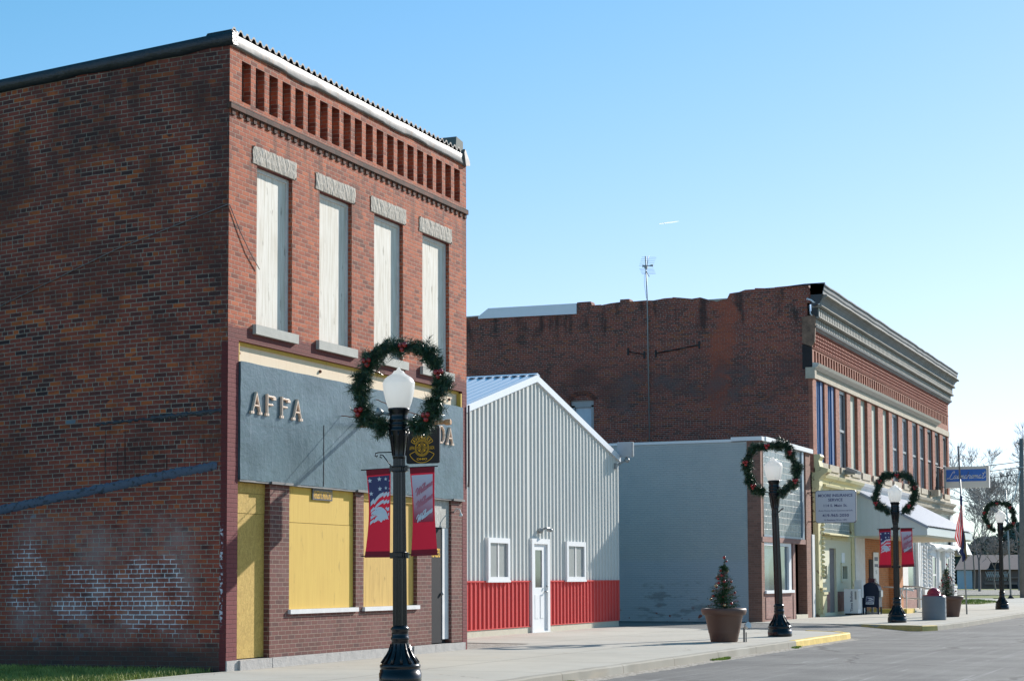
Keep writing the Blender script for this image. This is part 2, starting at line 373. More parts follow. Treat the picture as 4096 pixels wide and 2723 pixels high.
def ex_far(m, c, br, u, v, uvv):
    n = m.noise(uvv, .8, 4, .65)
    st = m.m_('MULTIPLY', m.band(v, 9.8, 11.2, .35), m.ss(m.noise(m.vec(m.m_('MULTIPLY', u, 2.2), m.m_('MULTIPLY', v, .55)), 1., 4), .5, .66))
    c = m.mx(m.m_('MULTIPLY', st, .75), c, (.03, .026, .026))
    cr = m.m_('ABSOLUTE', m.m_('ADD', m.m_('ADD', u, 3.15), m.m_('ADD', m.m_('MULTIPLY', m.m_('SUBTRACT', n, .5), 1.8), m.m_('MULTIPLY', m.m_('SUBTRACT', v, 9.), -.08))))
    rp = m.m_('MULTIPLY', m.ss(cr, .25, .5, 1., 0.), m.ss(v, 6.6, 7.4))
    c = m.mx(m.m_('MULTIPLY', rp, .5), c, m.mx(br, (.3, .11, .08), (.48, .11, .055)))
    gh = m.m_('MULTIPLY', m.m_('MULTIPLY', m.band(u, -7., -1., .6), m.band(v, 7.1, 8.6, .3)), m.ss(n, .5, .62, 0., .3))
    c = m.mx(gh, c, (.3, .27, .27))
    mid = m.m_('MULTIPLY', m.band(v, 7.2, 8.9, .4), m.ss(n, .42, .6, 0., .5))
    return m.mx(mid, c, (.07, .045, .042))
M_farside = bricks('brick_far_side', [(0., (.085, .036, .030)), (.3, (.18, .052, .038)), (.6, (.27, .066, .044)), (1., (.35, .085, .048))], (.44, .35, .30), spall=.055, spallc=(.34, .09, .035), extra=ex_far, stain=.45, ms=.012)
M_farfront = bricks('brick_far_front', [(0., (.24, .09, .06)), (.5, (.36, .13, .085)), (1., (.40, .17, .12))], (.36, .27, .21), hdr=0, var=.25, stain=.5, ms=.008)
M_farred = bricks('brick_far_red', [(0., (.28, .08, .055)), (1., (.36, .11, .075))], (.32, .15, .11), hdr=0, var=.2)
M_tan = bricks('brick_tan', [(0., (.20, .10, .075)), (1., (.30, .15, .11))], (.33, .24, .19), hdr=0, h=.0676, var=.2, ms=.007, bumpd=.002)
M_orange = bricks('brick_orange_smooth', [(0., (.40, .15, .055)), (1., (.55, .22, .085))], (.5, .38, .26), hdr=0, h=.085, var=.2, bumpd=.002)
M_pink = bricks('brick_pink_dado', [(0., (.27, .14, .12)), (1., (.36, .20, .17))], (.30, .22, .2), hdr=0, h=.085, var=.2, bumpd=.002)
def ex_grey(m, c, br, u, v, uvv):
    n = m.noise(uvv, 1.3, 5, .6); n2 = m.noise(m.vec(m.m_('MULTIPLY', u, 1.2), m.m_('MULTIPLY', v, 4.)), 1.1, 4, .6)
    c = m.mx(m.ss(n, .35, .7, 0., .5), (.46, .48, .47), (.40, .425, .425))
    low = m.m_('MULTIPLY', m.ss(m.m_('ADD', v, m.m_('MULTIPLY', m.m_('SUBTRACT', n, .5), .3)), 1.75, 1.95, 1., 0.), .5)
    c = m.mx(low, c, (.44, .48, .53))
    dk = m.m_('MULTIPLY', m.band(u, -3.9, -1.6, .35), m.m_('MULTIPLY', m.band(v, .05, 1.15, .12), m.ss(n2, .50, .60)))
    c = m.mx(m.m_('MULTIPLY', dk, .5), c, (.14, .14, .13))
    ch = m.m_('MULTIPLY', m.ss(v, .1, .6, 1., .0), m.ss(m.noise(uvv, 3.2, 2), .62, .66))
    return m.mx(ch, c, (.28, .07, .045))
M_b2side = bricks('brick_painted_grey', [(0., (.3, .3, .3)), (1., (.34, .34, .34))], (.3, .3, .3), hdr=0, var=.05, extra=ex_grey, bumpd=.007, ms=.012)

def blue_panel():
    m = NT('blue_tar_sheet'); uvv, u, v = m.uv()
    n = m.noise(uvv, 1.2, 4, .6); w = m.noise(uvv, 5.5, 5, .62); st = m.noise(m.vec(m.m_('MULTIPLY', u, 14.), m.m_('MULTIPLY', v, .9)), 1., 3)
    c = m.mx(m.ss(n, .35, .68), (.055, .10, .122), (.085, .145, .172))
    c = m.mx(m.ss(st, .55, .75, 0., .25), c, (.26, .31, .35))
    c = m.mx(m.ss(m.noise(uvv, 26., 4, .7), .67, .76, 0., .5), c, (.5, .55, .6))
    seam = m.band(v, 3.62, 3.635, .004)
    m.base(m.mx(m.m_('MULTIPLY', seam, .35), c, (.08, .1, .12)))
    m.b.inputs['Roughness'].default_value = .30
    m.bump(m.m_('ADD', w, m.m_('ADD', m.m_('MULTIPLY', m.noise(uvv, 22., 3), .12), 0.)), .009)
    return m.m
M_blue = blue_panel()
def boards(name, base, dark, osb=False, rough=.8, soil=.5):
    m = NT(name); uvv, u, v = m.uv()
    if osb:
        vo = m.n('TexVoronoi'); vo.inputs['Scale'].default_value = 26; wv = m.noise(uvv, 9., 2, .5, True)
        ad = m.n('VectorMath', operation='MULTIPLY_ADD'); m.l(wv, ad.inputs[0]); ad.inputs[1].default_value = (.35, .35, 0); m.l(m.vec(m.m_('MULTIPLY', u, 2.), v), ad.inputs[2])
        m.l(ad.outputs[0], vo.inputs['Vector']); n = m.noise(uvv, 1.5, 3)
        sp = m.n('SeparateColor'); m.l(vo.outputs['Color'], sp.inputs[0])
        c = m.mx(m.m_('MULTIPLY', sp.outputs[0], .75), base, dark); m.bump(sp.outputs[0], .003)
    else:
        g = m.noise(m.vec(m.m_('MULTIPLY', u, 18.), m.m_('MULTIPLY', v, 1.1)), 1.2, 4, .6); n = m.noise(uvv, 1.1, 4, .6)
        kn = m.noise(m.vec(m.m_('MULTIPLY', u, 5.), m.m_('MULTIPLY', v, 1.4)), 1.7, 3, .55)
        c = m.mx(m.ss(g, .35, .75, 0., soil), base, dark); c = m.mx(m.ss(kn, .62, .72, 0., soil), c, tuple(x*.6 for x in dark)); m.bump(g, .002)
    c = m.mx(m.ss(n, .4, .75, 0., .25), c, dark); m.base(c); m.b.inputs['Roughness'].default_value = rough
    return m.m
M_yel = boards('yellow_painted_board', (.66, .44, .085), (.56, .34, .06), soil=.5)
M_yel2 = boards('yellow_worn_plywood', (.66, .43, .11), (.46, .27, .06), soil=.8)
M_osb = boards('yellow_strand_board', (.60, .40, .10), (.38, .24, .05), osb=True)
M_osbw = boards('pale_strand_board', (.55, .54, .50), (.25, .24, .22), osb=True)
M_wboard = boards('white_weathered_board', (.80, .76, .69), (.52, .46, .36), soil=.75)
M_cream = boards('cream_fascia_board', (.82, .66, .48), (.74, .54, .34), soil=.3)
def stone_m():
    m = NT('rough_stone'); uvv, u, v = m.uv(); n = m.noise(m.vec(m.m_('MULTIPLY', m.m_('ADD', u, m.m_('MULTIPLY', v, .35)), 13.), m.m_('MULTIPLY', v, 3.)), 1.3, 4, .6); k = m.noise(uvv, 2., 3)
    m.base(m.mx(m.ss(n, .3, .7), m.mx(k, (.34, .30, .26), (.42, .38, .32)), (.46, .42, .37))); m.b.inputs['Roughness'].default_value = .9; m.bump(n, .03); return m.m
M_stone = stone_m()
M_sill = plain('cut_stone', (.46, .45, .41), .85, var=.12, scale=5, bump=.006)
M_foundation = plain('foundation_stone', (.42, .40, .38), .9, var=.22, scale=5, bump=.015)
M_conc = plain('old_concrete', (.52, .48, .38), .85, var=.15, scale=3, bump=.005)
M_tarflash = plain('black_tar_flashing', (.015, .017, .026), .35, var=.4, scale=4, bump=.02)
def tin_m():
    m = NT('weathered_tin'); uvv, u, v = m.uv(); n = m.noise(uvv, 1.1, 4, .6); st = m.noise(m.vec(m.m_('MULTIPLY', u, 9.), m.m_('MULTIPLY', v, 1.2)), 1.5, 4, .65)
    c = m.mx(m.ss(n, .35, .7), (.21, .205, .20), (.13, .125, .125)); c = m.mx(m.ss(st, .55, .68, 0., .75), c, (.20, .12, .08))
    m.base(c); m.b.inputs['Metallic'].default_value = .15; m.b.inputs['Roughness'].default_value = .5; m.bump(m.noise(uvv, 3., 2), .01); return m.m
M_tin = tin_m()
M_black = plain('black_matt', (.015, .015, .017), .6)
M_dark = plain('dark_void', (.02, .02, .024), .9)
M_white = plain('white_paint', (.74, .75, .76), .5, var=.05)
M_whitew = plain('white_worn_paint', (.68, .67, .66), .7, var=.18, scale=5)
M_lampblk = plain('glossy_black_paint', (.006, .007, .010), .24, var=.2, spec=.35, coat=.15)
M_gold = plain('gold_letter_paint', (.90, .50, .02), .55, var=.05)
M_tanm = plain('tan_metal', (.50, .27, .13), .5, var=.1)
M_copper = plain('tan_letter_paint', (.80, .60, .46), .45, var=.08)
M_rust = plain('rusty_chain', (.22, .09, .05), .8)
M_greym = plain('grey_metal', (.28, .30, .31), .45, .3, var=.12)
M_asphroof = plain('dark_roofing', (.05, .045, .04), .9)
M_grey = plain('grey_weathered_wood', (.20, .18, .18), .9, var=.3, scale=7)

# ------------------------------------------------------------ ground, street, pavement
def ground_mats():
    m = NT('asphalt'); uvv, u, v = m.uv(); p = m.pos()[0]
    n = m.noise(p, .5, 5, .6); f1 = m.noise(p, 55., 3, .7); st = m.noise(m.vec(m.m_('MULTIPLY', u, .12), m.m_('MULTIPLY', v, 2.2)), 1.6, 4, .6)
    c = m.mx(m.ss(n, .3, .7), (.095, .092, .09), (.185, .18, .168)); c = m.mx(m.ss(st, .5, .75, 0., .45), c, (.24, .235, .225))
    c = m.mx(m.ss(f1, .35, .7, .45, 0.), c, (.055, .055, .055)); c = m.mx(m.ss(m.noise(p, 2.6, 5, .7), .55, .72, 0., .45), c, (.075, .073, .07)); c = m.mx(m.ss(f1, .66, .74, 0., .5), c, (.36, .35, .33))
    ln = m.m_('ABSOLUTE', m.m_('SUBTRACT', m.noise(m.vec(m.m_('MULTIPLY', u, .03), m.m_('MULTIPLY', v, 1.7)), 1.3, 2), .5)); c = m.mx(m.m_('MULTIPLY', m.ss(ln, .002, .006, 1., 0.), m.ss(n, .35, .6, .1, .4)), c, (.36, .355, .35))
    wv = m.noise(p, .9, 3, .6, True); ad = m.n('VectorMath', operation='MULTIPLY_ADD'); m.l(wv, ad.inputs[0]); ad.inputs[1].default_value = (.8, .8, 0); m.l(p, ad.inputs[2])
    vo = m.n('TexVoronoi', feature='DISTANCE_TO_EDGE'); vo.inputs['Scale'].default_value = .22; m.l(ad.outputs[0], vo.inputs['Vector'])
    cr = m.m_('MULTIPLY', m.ss(vo.outputs[0], .004, .016, 1., 0.), m.ss(n, .38, .5)); c = m.mx(m.m_('MULTIPLY', cr, .8), c, (.045, .043, .04))
    m.base(c); m.b.inputs['Roughness'].default_value = .85; m.bump(m.m_('SUBTRACT', f1, cr), .008)
    asp = m.m
    def conc(name, lines, tint=(.45, .42, .36)):
        m = NT(name); uvv, u, v = m.uv(); p = m.pos()[0]
        n = m.noise(p, .45, 5, .6); n2 = m.noise(p, 3., 4, .6); f1 = m.noise(p, 70., 2); wr = m.noise(m.vec(m.m_('MULTIPLY', u, .5), m.m_('MULTIPLY', v, 2.)), 1.2, 4, .6)
        c = m.mx(m.ss(n, .35, .68), tint, tuple(x*.86 for x in tint)); c = m.mx(m.ss(n2, .55, .75, 0., .3), c, (.36, .31, .25))
        c = m.mx(m.ss(wr, .58, .72, 0., .4), c, (.42, .34, .25)); c = m.mx(m.ss(f1, .3, .5, .16, 0.), c, (.2, .19, .17))
        c = m.mx(m.ss(m.noise(p, .22, 3), .55, .6, 0., .22), c, (.54, .52, .47))
        def line(x, per, off=0.):
            q = m.m_('ABSOLUTE', m.m_('SUBTRACT', m.m_('FRACT', m.m_('ADD', m.m_('DIVIDE', x, per), off)), .5)); return m.ss(m.m_('MULTIPLY', q, per), .010, .02, 1., 0.)
        jl = line(u, lines[0], .1)
        if lines[1]: jl = m.m_('MAXIMUM', jl, line(v, lines[1], lines[2]))
        vo = m.n('TexVoronoi', feature='DISTANCE_TO_EDGE'); vo.inputs['Scale'].default_value = .3
        wv = m.noise(p, 1.2, 3, .6, True); ad = m.n('VectorMath', operation='MULTIPLY_ADD'); m.l(wv, ad.inputs[0]); ad.inputs[1].default_value = (.9, .9, 0); m.l(p, ad.inputs[2]); m.l(ad.outputs[0], vo.inputs['Vector'])
        crk = m.m_('MULTIPLY', m.ss(vo.outputs[0], .001, .004, 1., 0.), m.ss(n, .5, .56)); k = m.m_('MAXIMUM', m.m_('MULTIPLY', jl, .75), m.m_('MULTIPLY', crk, .55))
        m.base(m.mx(k, c, (.17, .14, .11))); m.b.inputs['Roughness'].default_value = .9; m.bump(m.m_('SUBTRACT', m.m_('MULTIPLY', f1, .3), k), .004); return m.m
    def grass_m():
        m = NT('lawn_soil'); p = m.pos()[0]; n = m.noise(p, .35, 4); n2 = m.noise(p, 14., 3)
        c = m.mx(n, (.16, .18, .035), (.28, .28, .07)); m.base(m.mx(m.m_('MULTIPLY', n2, .5), c, (.10, .09, .04))); m.b.inputs['Roughness'].default_value = 1; m.bump(n2, .03); return m.m
    def gravel_m():
        m = NT('gravel'); p = m.pos()[0]; vo = m.n('TexVoronoi'); vo.inputs['Scale'].default_value = 30; m.l(p, vo.inputs['Vector'])
        sp = m.n('SeparateColor'); m.l(vo.outputs['Color'], sp.inputs[0]); m.base(m.mx(sp.outputs[0], (.16, .14, .11), (.44, .40, .35))); m.b.inputs['Roughness'].default_value = 1; m.bump(sp.outputs[1], .015); return m.m
    return asp, conc('pavement_concrete', (3.1, 2.35, .45)), conc('kerb_concrete', (2.6, 0, 0), (.31, .285, .235)), grass_m(), gravel_m()
M_asph, M_pave, M_kerb, M_lawn, M_gravel = ground_mats()
M_kyel = plain('worn_yellow_kerb_paint', (.66, .46, .10), .75, var=.28, scale=5, bump=.006)

def sheet(x0, x1, y0, y1, z): b = MB(); b.face([(x0, y0, z), (x1, y0, z), (x1, y1, z), (x0, y1, z)]); return b
struct('ground', sheet(-3000, 3000, -1500, 6000, -.156), M_lawn)
b = MB(); b.quadmesh([[(x, y, -.145 + .03*math.exp(-((x-10)/3.5)**2)) for x in (-14, 4.79, 6, 8, 10, 12, 14, 17, 22)] for y in (-60, 0, 20, 40, 60, 90, 130, 400, 1500)], False)
struct('street', b, M_asph)
b = MB(); b.prism([(4.78, -60), (4.78, 19.6), (4.7, 20.4), (4.2, 21.3), (3.3, 21.9), (1.2, 22.8), (.2, 23.), (-2.7, 24.5), (-2.7, 12.3), (-2.0, 11.9), (.05, 11.6), (.25, 9.6), (-.0, 8.75), (-.02, 8.5), (-.02, -.25), (-.1, -.7), (0., -3.), (.4, -60)], 'z', -.15, 0)
struct('sidewalk', b, M_pave)
b = MB(); b.prism([(5.3, 26.9), (5.58, 27.6), (5.75, 31), (5.72, 47), (5.75, 75), (1.35, 75), (1.2, 66.5), (-.2, 66.), (-.2, 29.6), (.2, 29.3), (2.4, 28.7), (3.4, 28.2)], 'z', -.15, 0)
struct('far_sidewalk', b, M_pave)
b = MB(); b.prism([(1.35, 75), (7.5, 75.), (7.5, 94), (-.6, 94), (-1.0, 88), (-1.6, 92.), (-8, 92.), (-30, 92), (-30, 89), (-2.4, 87), (-1.2, 84.)], 'z', -.15, .002)
struct('path', b, M_pave)
# asphalt driveway between the two kerbs, ramping up from the street
b = MB(); b.quadmesh([[(x, y, z) for x, z in ((4.9, -.139), (3.6, -.07), (2.2, -.012), (-2.6, -.006), (-16, -.004))] for y in (19.3, 24., 30.29)], False)
struct('driveway', b, M_asph)
def kerb_strip(pts, w, z, mat, name, h=.16):
    P = [Vector((*p, 0)) for p in pts]; L = []
    rnd = random.Random(3)
    Q = []
    for i in range(len(P)-1):
        n_ = max(1, int((P[i+1]-P[i]).length/.35))
        for j in range(n_): Q.append(P[i].lerp(P[i+1], j/n_))
    Q.append(P[-1])
    for i, p in enumerate(Q):
        d = (Q[min(i+1, len(Q)-1)]-Q[max(i-1, 0)]).normalized(); nn = Vector((d.y, -d.x, 0)); jz = rnd.uniform(-.004, .004); jx = rnd.uniform(-.006, .006)
        a = p - nn*w; c = p + nn*jx
        L.append([(a.x, a.y, z-h), (a.x, a.y, z+jz), (c.x-nn.x*.025, c.y-nn.y*.025, z+jz), (c.x, c.y, z-.02+jz), (c.x+nn.x*.012, c.y+nn.y*.012, z-h)])
    b = MB(); b.quadmesh(L, False); b.face(L[0]); b.face(L[-1]); return struct(name, b, mat)
kerb_strip([(4.8, -60), (4.8, 14.7)], .16, .006, M_kerb, 'kerb')
kerb_strip([(4.8, 14.7), (4.8, 19.7), (4.72, 20.45), (4.25, 21.35), (3.4, 21.95)], .16, .008, M_kyel, 'yellow_kerb')
kerb_strip([(3.3, 28.27), (5.32, 26.88), (5.6, 27.6)], .15, .008, plain('faded_far_kerb_paint', (.62, .44, .15), .85, var=.3, scale=4), 'far_yellow_kerb')
kerb_strip([(5.6, 27.6), (5.78, 31), (5.75, 47), (5.78, 75), (7.6, 75)], .15, .006, M_kerb, 'far_kerb')
kerb_strip([(5.79, 52), (5.79, 60.5)], .1, .012, plain('faded_yellow_kerb_paint', (.60, .52, .34), .8, var=.3, scale=4), 'faded_kerb_paint')
struct('gravel_strip', MB().prism([(-2.6, 11.9), (-1.9, 11.95), (.05, 11.62), (.27, 9.6), (.05, 8.75), (-.05, 8.58), (-2.6, 8.58)], 'z', -.14, -.012), M_gravel)
struct('railway_ballast', MB().prism([(-120, 108), (60, 108), (60, 158), (-120, 158)], 'z', -.15, .05), M_gravel)
struct('lawn', MB().prism([(-.12, -.26), (-.1, -.7), (-.03, -3), (.35, -30), (-40, -30), (-40, -.26)], 'z', -.15, -.01), M_lawn)
struct('far_lawn', MB().prism([(1.2, 66.6), (1.33, 74.9), (-1.2, 83.9), (-2.4, 86.9), (-40, 89), (-40, 66.6)], 'z', -.15, .01), M_lawn)
struct('railway_lawn', MB().prism([(-.6, 94.1), (60, 94.1), (60, 108), (-60, 108), (-60, 92.1), (-.8, 92.1)], 'z', -.15, .01), M_lawn)
struct('yard', MB().prism([(-120, 158), (60, 158), (60, 300), (-120, 300)], 'z', -.15, .03), M_lawn)

b = MB(); rnd = random.Random(14); g = []
for i in range(200):
    y = -8+28.*i/199; g.append([(4.80, y, -.128), (4.80+.09+.06*rnd.random(), y, -.1385), (4.80+.2+.12*rnd.random(), y, -.1412)])
b.quadmesh(g, True); struct('gutter_grit', b, M_gravel, kind='stuff', fix=False)
# grass blades
def blades(name, n, area, h, w, seed, label, cols=((.16, .24, .03), (.30, .36, .07))):
    rnd = random.Random(seed); b = MB(); zb = -.012
    if h < 0: zb, h = -.15, -h
    while n > 0:
        x = rnd.uniform(area[0], area[1]); y = rnd.uniform(area[2], area[3])
        if area[4] and not area[4](x, y): continue
        n -= 1; a = rnd.uniform(0, 6.28); hh = h*rnd.uniform(.5, 1.3); lx, ly = rnd.gauss(0, .35)*hh, rnd.gauss(0, .35)*hh
        dx, dy = math.cos(a)*w, math.sin(a)*w
        b.face([(x-dx, y-dy, zb), (x+dx, y+dy, zb), (x+lx*.5+dx*.6, y+ly*.5+dy*.6, zb+.012+hh*.6), (x+lx, y+ly, zb+.012+hh)])
    m = NT(name+'_blades'); p = m.pos()[0]; m.base(m.mx(m.ss(m.noise(p, 2.5, 3), .35, .65), *cols)); m.b.inputs['Roughness'].default_value = .6
    m.b.inputs['Transmission Weight'].default_value = .0
    return struct(name, b, m.m, kind='stuff', fix=False)
blades('grass', 38000, (-7.5, .1, -5.2, -.05, lambda x, y: x < -.14 + .05*math.sin(y*5)), .065, .005, 5, '', ((.13, .17, .03), (.30, .33, .07)))
blades('gutter_moss', 1500, (4.82, 5.05, 1., 15.2, lambda x, y: math.sin(y*2.3)+math.sin(y*.9) > 1.15 and x < 4.86+.1*abs(math.sin(y*3))), -.035, .012, 8, '', ((.20, .28, .03), (.38, .44, .06)))
blades('far_grass', 6000, (-6, 1.6, 66.8, 84, lambda x, y: x < 1.1-.1*math.sin(y) and (y < 75 or x < 1.2-(y-75)*.28)), .07, .03, 6, '')

# ============================================================ BUILDING 1: two-storey brick corner block
B1 = thing('brick_building', 'two-storey red brick building at the left with boarded windows and a dark blue sign band', 'building', (0, 0, 0))
def sag(c, p):
    if abs(p.normal.y) > .7:
        x, z = c.x, c.z; t = min(max(z/6.5, 0), 1); A = .062*t*t*(3-2*t)+.01
        return (x, z + A*x*x/9 if x > -4.5 else z + A*2.25 + A*(-x-4.5))
    return (c.y, c.z) if abs(p.normal.x) > .7 else (c.y, c.x)
roofz = lambda x: 9.22 + .064*x
b = MB()
xs = [0, -.4, -.8, -1.2, -1.6, -2, -2.4, -2.8, -3.2, -3.6, -4, -4.6, -6, -9, -13, -18]
b.quadmesh([[(x, 0, roofz(x)*k/14) for x in xs] for k in range(15)], False)
b.face([(-18, 0, 0), (-18, 8.57, 0), (-18, 8.57, roofz(-18)), (-18, 0, roofz(-18))])
b.face([(0, 8.57, 0), (-18, 8.57, 0), (-18, 8.57, roofz(-18)), (0, 8.57, roofz(0))])
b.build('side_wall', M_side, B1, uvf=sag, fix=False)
b = MB(); b.prism([(-.32, 8.98), (-18, roofz(-18)-.15), (-18, roofz(-18)-.05), (-.32, 9.08)], 'y', .02, 8.55); b.build('roof', M_asphroof, B1)
# upper front wall with window openings and the row of brick niches
WIN = [(.80, 1.88), (2.76, 3.88), (4.70, 5.82), (6.62, 7.78)]
slots = [(.34+.404*i, .34+.404*i+.262, 8.43, 9.05) for i in range(20)]
b = MB(); gridwall(b, 'x', -.13, 0, [0.002, 8.568], [4.84, 9.2], [(a, c, 5.13, 7.56) for a, c in WIN] + slots)
b.build('front_wall', M_front, B1)
b = MB(); b.box(-.26, -.131, .3, 8.3, 8.35, 9.12); b.build('niche_back', M_slot, B1)
b = MB(); b.box(-.30, -.132, .003, 8.567, .0, 8.3); b.build('inner_wall', M_dark, B1)
b = MB(); b.box(.0, .045, 0, 8.58, 8.25, 8.34)
for i in range(42): b.box(0, .022, .05+.205*i, .14+.205*i, 8.17+.0*i, 8.25)
b.box(-.03, .05, -.03, .0, 8.25, 8.34)
b.build('corbel_band', bricks('brick_sooty', [(0., (.05, .035, .03)), (1., (.17, .07, .05))], (.12, .1, .09), hdr=0, w=.2), B1)
rnd = random.Random(4)
for (a, c) in WIN:
    k = rnd.uniform(0, 1)
    bb = MB(); bb.box(-.125, -.10, a, c, 5.13, 7.56); wb = bb.build('window_board', M_wboard, B1)
    fr = MB(); fr.box(-.10, -.07, c-.05, c, 5.14, 7.55); fr.box(-.10, -.075, a, c-.052, 7.50, 7.555); fr.build('board_frame', M_whitew, wb)
    g = []; ny, nz = 22, 6
    y0, y1 = a-.14, c+.11
    for iz in range(nz+1):
        g.append([(.012+rnd.uniform(0, .010)*(0 if iy in (0, ny) or iz in (0, nz) else 1), y0+(y1-y0)*iy/ny+rnd.uniform(-.012, .012), 7.575+.27*iz/nz+rnd.uniform(-.008, .008)) for iy in range(ny+1)])
    l_ = MB(); l_.quadmesh(g, False); l_.box(-.12, .012, y0+.01, y1-.01, 7.575, 7.84); l_.build('stone_lintel', M_stone, B1)
    s_l = MB(); s_l.box(-.11, .06, a-.10, c+.12, 4.985, 5.128); s_l.build('window_sill', M_sill, B1)
# tin flashing along the front eave, tar flashing along the side, corrugated roof edge
b = MB(); rnd = random.Random(8); g = []
prof = [(.0, 9.185), (.030, 9.187), (.040, 9.21), (.036, 9.29), (.045, 9.365), (.02, 9.385), (-.1, 9.41)]
for iy in range(61):
    y = -.02+8.5*iy/60; w_ = .008*math.sin(y*2.1)+.006*math.sin(y*5.3)+(.012 if int(y*1.2) % 2 else 0)
    g.append([(x+.003*math.sin(y*7+z*30)+(.006 if int(y*1.2) % 2 else 0), y, z+(w_ if z < 9.25 else 0)) for x, z in prof])
b.quadmesh(g, True); b.build('eave_flashing', M_tin, B1, fix=False)
b = MB(); g = []
for ix in range(41):
    x = .08-18.1*ix/40; w_ = rnd.uniform(-.012, .012); z = roofz(x)
    g.append([(x, -.012, z-.03+w_*1.5), (x, -.055, z+.0+w_), (x, -.06, z+.13), (x, -.04, z+.17), (x, .1, z+.19), (x, .1, z-.02)])
b.quadmesh(g, True); b.face(g[0]); b.build('side_flashing', M_tarflash, B1, fix=False)
b = MB(); g = []
for i in range(0, 8*44):
    y = -.03+8.25*i/(8*44-1); t = (i % 8)/8; z = 9.415+.055*(1 if 2 <= i % 8 <= 4 else 0 if i % 8 in (0, 6, 7) else .5)
    g.append([(.05, y, z), (.05, y, z-.03), (-.4, y, z-.05)])
b.quadmesh(g, False); b.build('corrugated_edge', M_black, B1, fix=False)
b = MB(); b.prism([(8.02, 9.25), (8.40, 9.2), (8.38, 9.62), (8.08, 9.66)], 'x', -.75, .02); b.build('roof_vent_box', plain('dull_grey_metal', (.13, .15, .14), .8), B1)
b = MB(); b.prism([(8.42, 9.16), (8.60, 9.2), (8.60, 9.27), (8.38, 9.48), (8.34, 9.4)], 'x', -.3, .07); b.build('end_flashing', M_tin, B1)
MB().tube([(.03, 8.60, 4.6), (.03, 8.61, 3.2), (.02, 8.60, 3.05)], .022, 6).build('drain_pipe', M_grey, B1)
# tar lines where old roofs met the side wall
def tarline(pts, name, th, seed):
    rnd = random.Random(seed); L = []
    for i in range(len(pts)-1):
        for j in range(22):
            t = j/22; x = pts[i][0]+(pts[i+1][0]-pts[i][0])*t; a = pts[i][1]+(pts[i+1][1]-pts[i][1])*t; c = pts[i][2]+(pts[i+1][2]-pts[i][2])*t
            L.append((x, a+rnd.uniform(-.012, .012), c+rnd.uniform(-.012, .012)))
    b = MB(); b.quadmesh([[(x, -.001, c), (x, -th, c+.03), (x, -th*.6, (a+c)/2), (x, -th, a-.03), (x, -.001, a)] for x, a, c in L], True)
    m = NT(name); p = m.pos()[0]; n = m.noise(p, 17., 4, .65); zz = m.pos()[3]
    m.base(m.mx(m.ss(n, .54, .62, 0., .85), (.075, .095, .145), (.02, .022, .03))); m.b.inputs['Roughness'].default_value = .55; m.bump(n, .01)
    return b.build('tar_line', m.m, B1, fix=False)
tarline([(-7.5, 1.98, 1.85), (-4.01, 2.47, 2.33), (-2.98, 2.64, 2.50), (-1.95, 2.79, 2.65), (-.95, 2.95, 2.81), (-.12, 3.04, 2.92)], 'blue_grey_tar', .02, 1)
b = MB(); rnd = random.Random(9)
g = []
for i in range(60):
    x = -2.3+2.2*i/59; z = 3.655+.075*(i/59)+.05*(i/59)+rnd.uniform(-.012, .012); h_ = rnd.uniform(.012, .038)*(1.3 if i > 25 else .8)
    g.append([(x, -.002, z-h_), (x, -.012, z), (x, -.002, z+h_)])
b.quadmesh(g, True); b.build('tar_smear', M_tarflash, B1, fix=False)
# loose cable along the corner
MB().tube([(-4.4, -.02, 5.45), (-1.94, -.02, 6.29), (-.01, -.02, 6.81), (.012, .0, 6.81), (.02, .3, 6.45), (.03, .55, 6.2), (.03, .84, 5.98)], .007, 5).build('cable', M_grey, B1)
# shop front: pilasters, fascia, blue panel
gz = .15
for (a, c) in ((.002, .30), (8.36, 8.568)):
    MB().box(-.13, .004, a, c, 0.15 if a < 1 else 0, 4.838).build('corner_pilaster', M_paint, B1)
MB().box(-.13, .02, .002, .31, 0, .149).build('corner_stone', M_foundation, B1)
b = MB(); b.box(-.12, -.09, .302, 8.358, 4.54, 4.84); fas = b.build('fascia_board', M_cream, B1)
b = MB(); b.box(-.125, -.062, .31, 8.35, 4.79, 4.8385); b.box(-.085, .0, 8.30, 8.358, 4.54, 4.80); b.box(-.085, .0, .301, .33, 4.54, 4.80); b.build('fascia_trim', M_yel, B1)
for y, z in ((.29+.15, 4.67), (2.95, 4.66), (5.85, 4.6), (7.95, 4.66)):
    MB().lathe([(.02, 0), (.03, .02), (.02, .04), (.0, .045)], n=8).build('bolt', M_rust, fas) if False else MB().ball((-.08, y, z), .028, 5).build('bolt', M_rust, fas)
b = MB(); rnd = random.Random(2); g = []
for iz in range(13):
    g.append([(.035+rnd.uniform(-.004, .004), .31+8.02*iy/60, 2.79+1.745*iz/12+(.003*math.sin(iy*.9) if iz in (0, 12) else 0)) for iy in range(61)])
b.quadmesh(g, True); b.box(-.12, .028, .305, 8.34, 2.80, 4.53); sp_ = b.build('sign_panel', M_blue, B1, fix=False)
MB().box(.036, .041, 2.855, 2.87, 2.80, 3.78).build('panel_seam', M_dark, sp_)
MB().box(-.05, .03, .31, 8.33, 2.762, 2.788).build('panel_edge', M_tin, sp_)
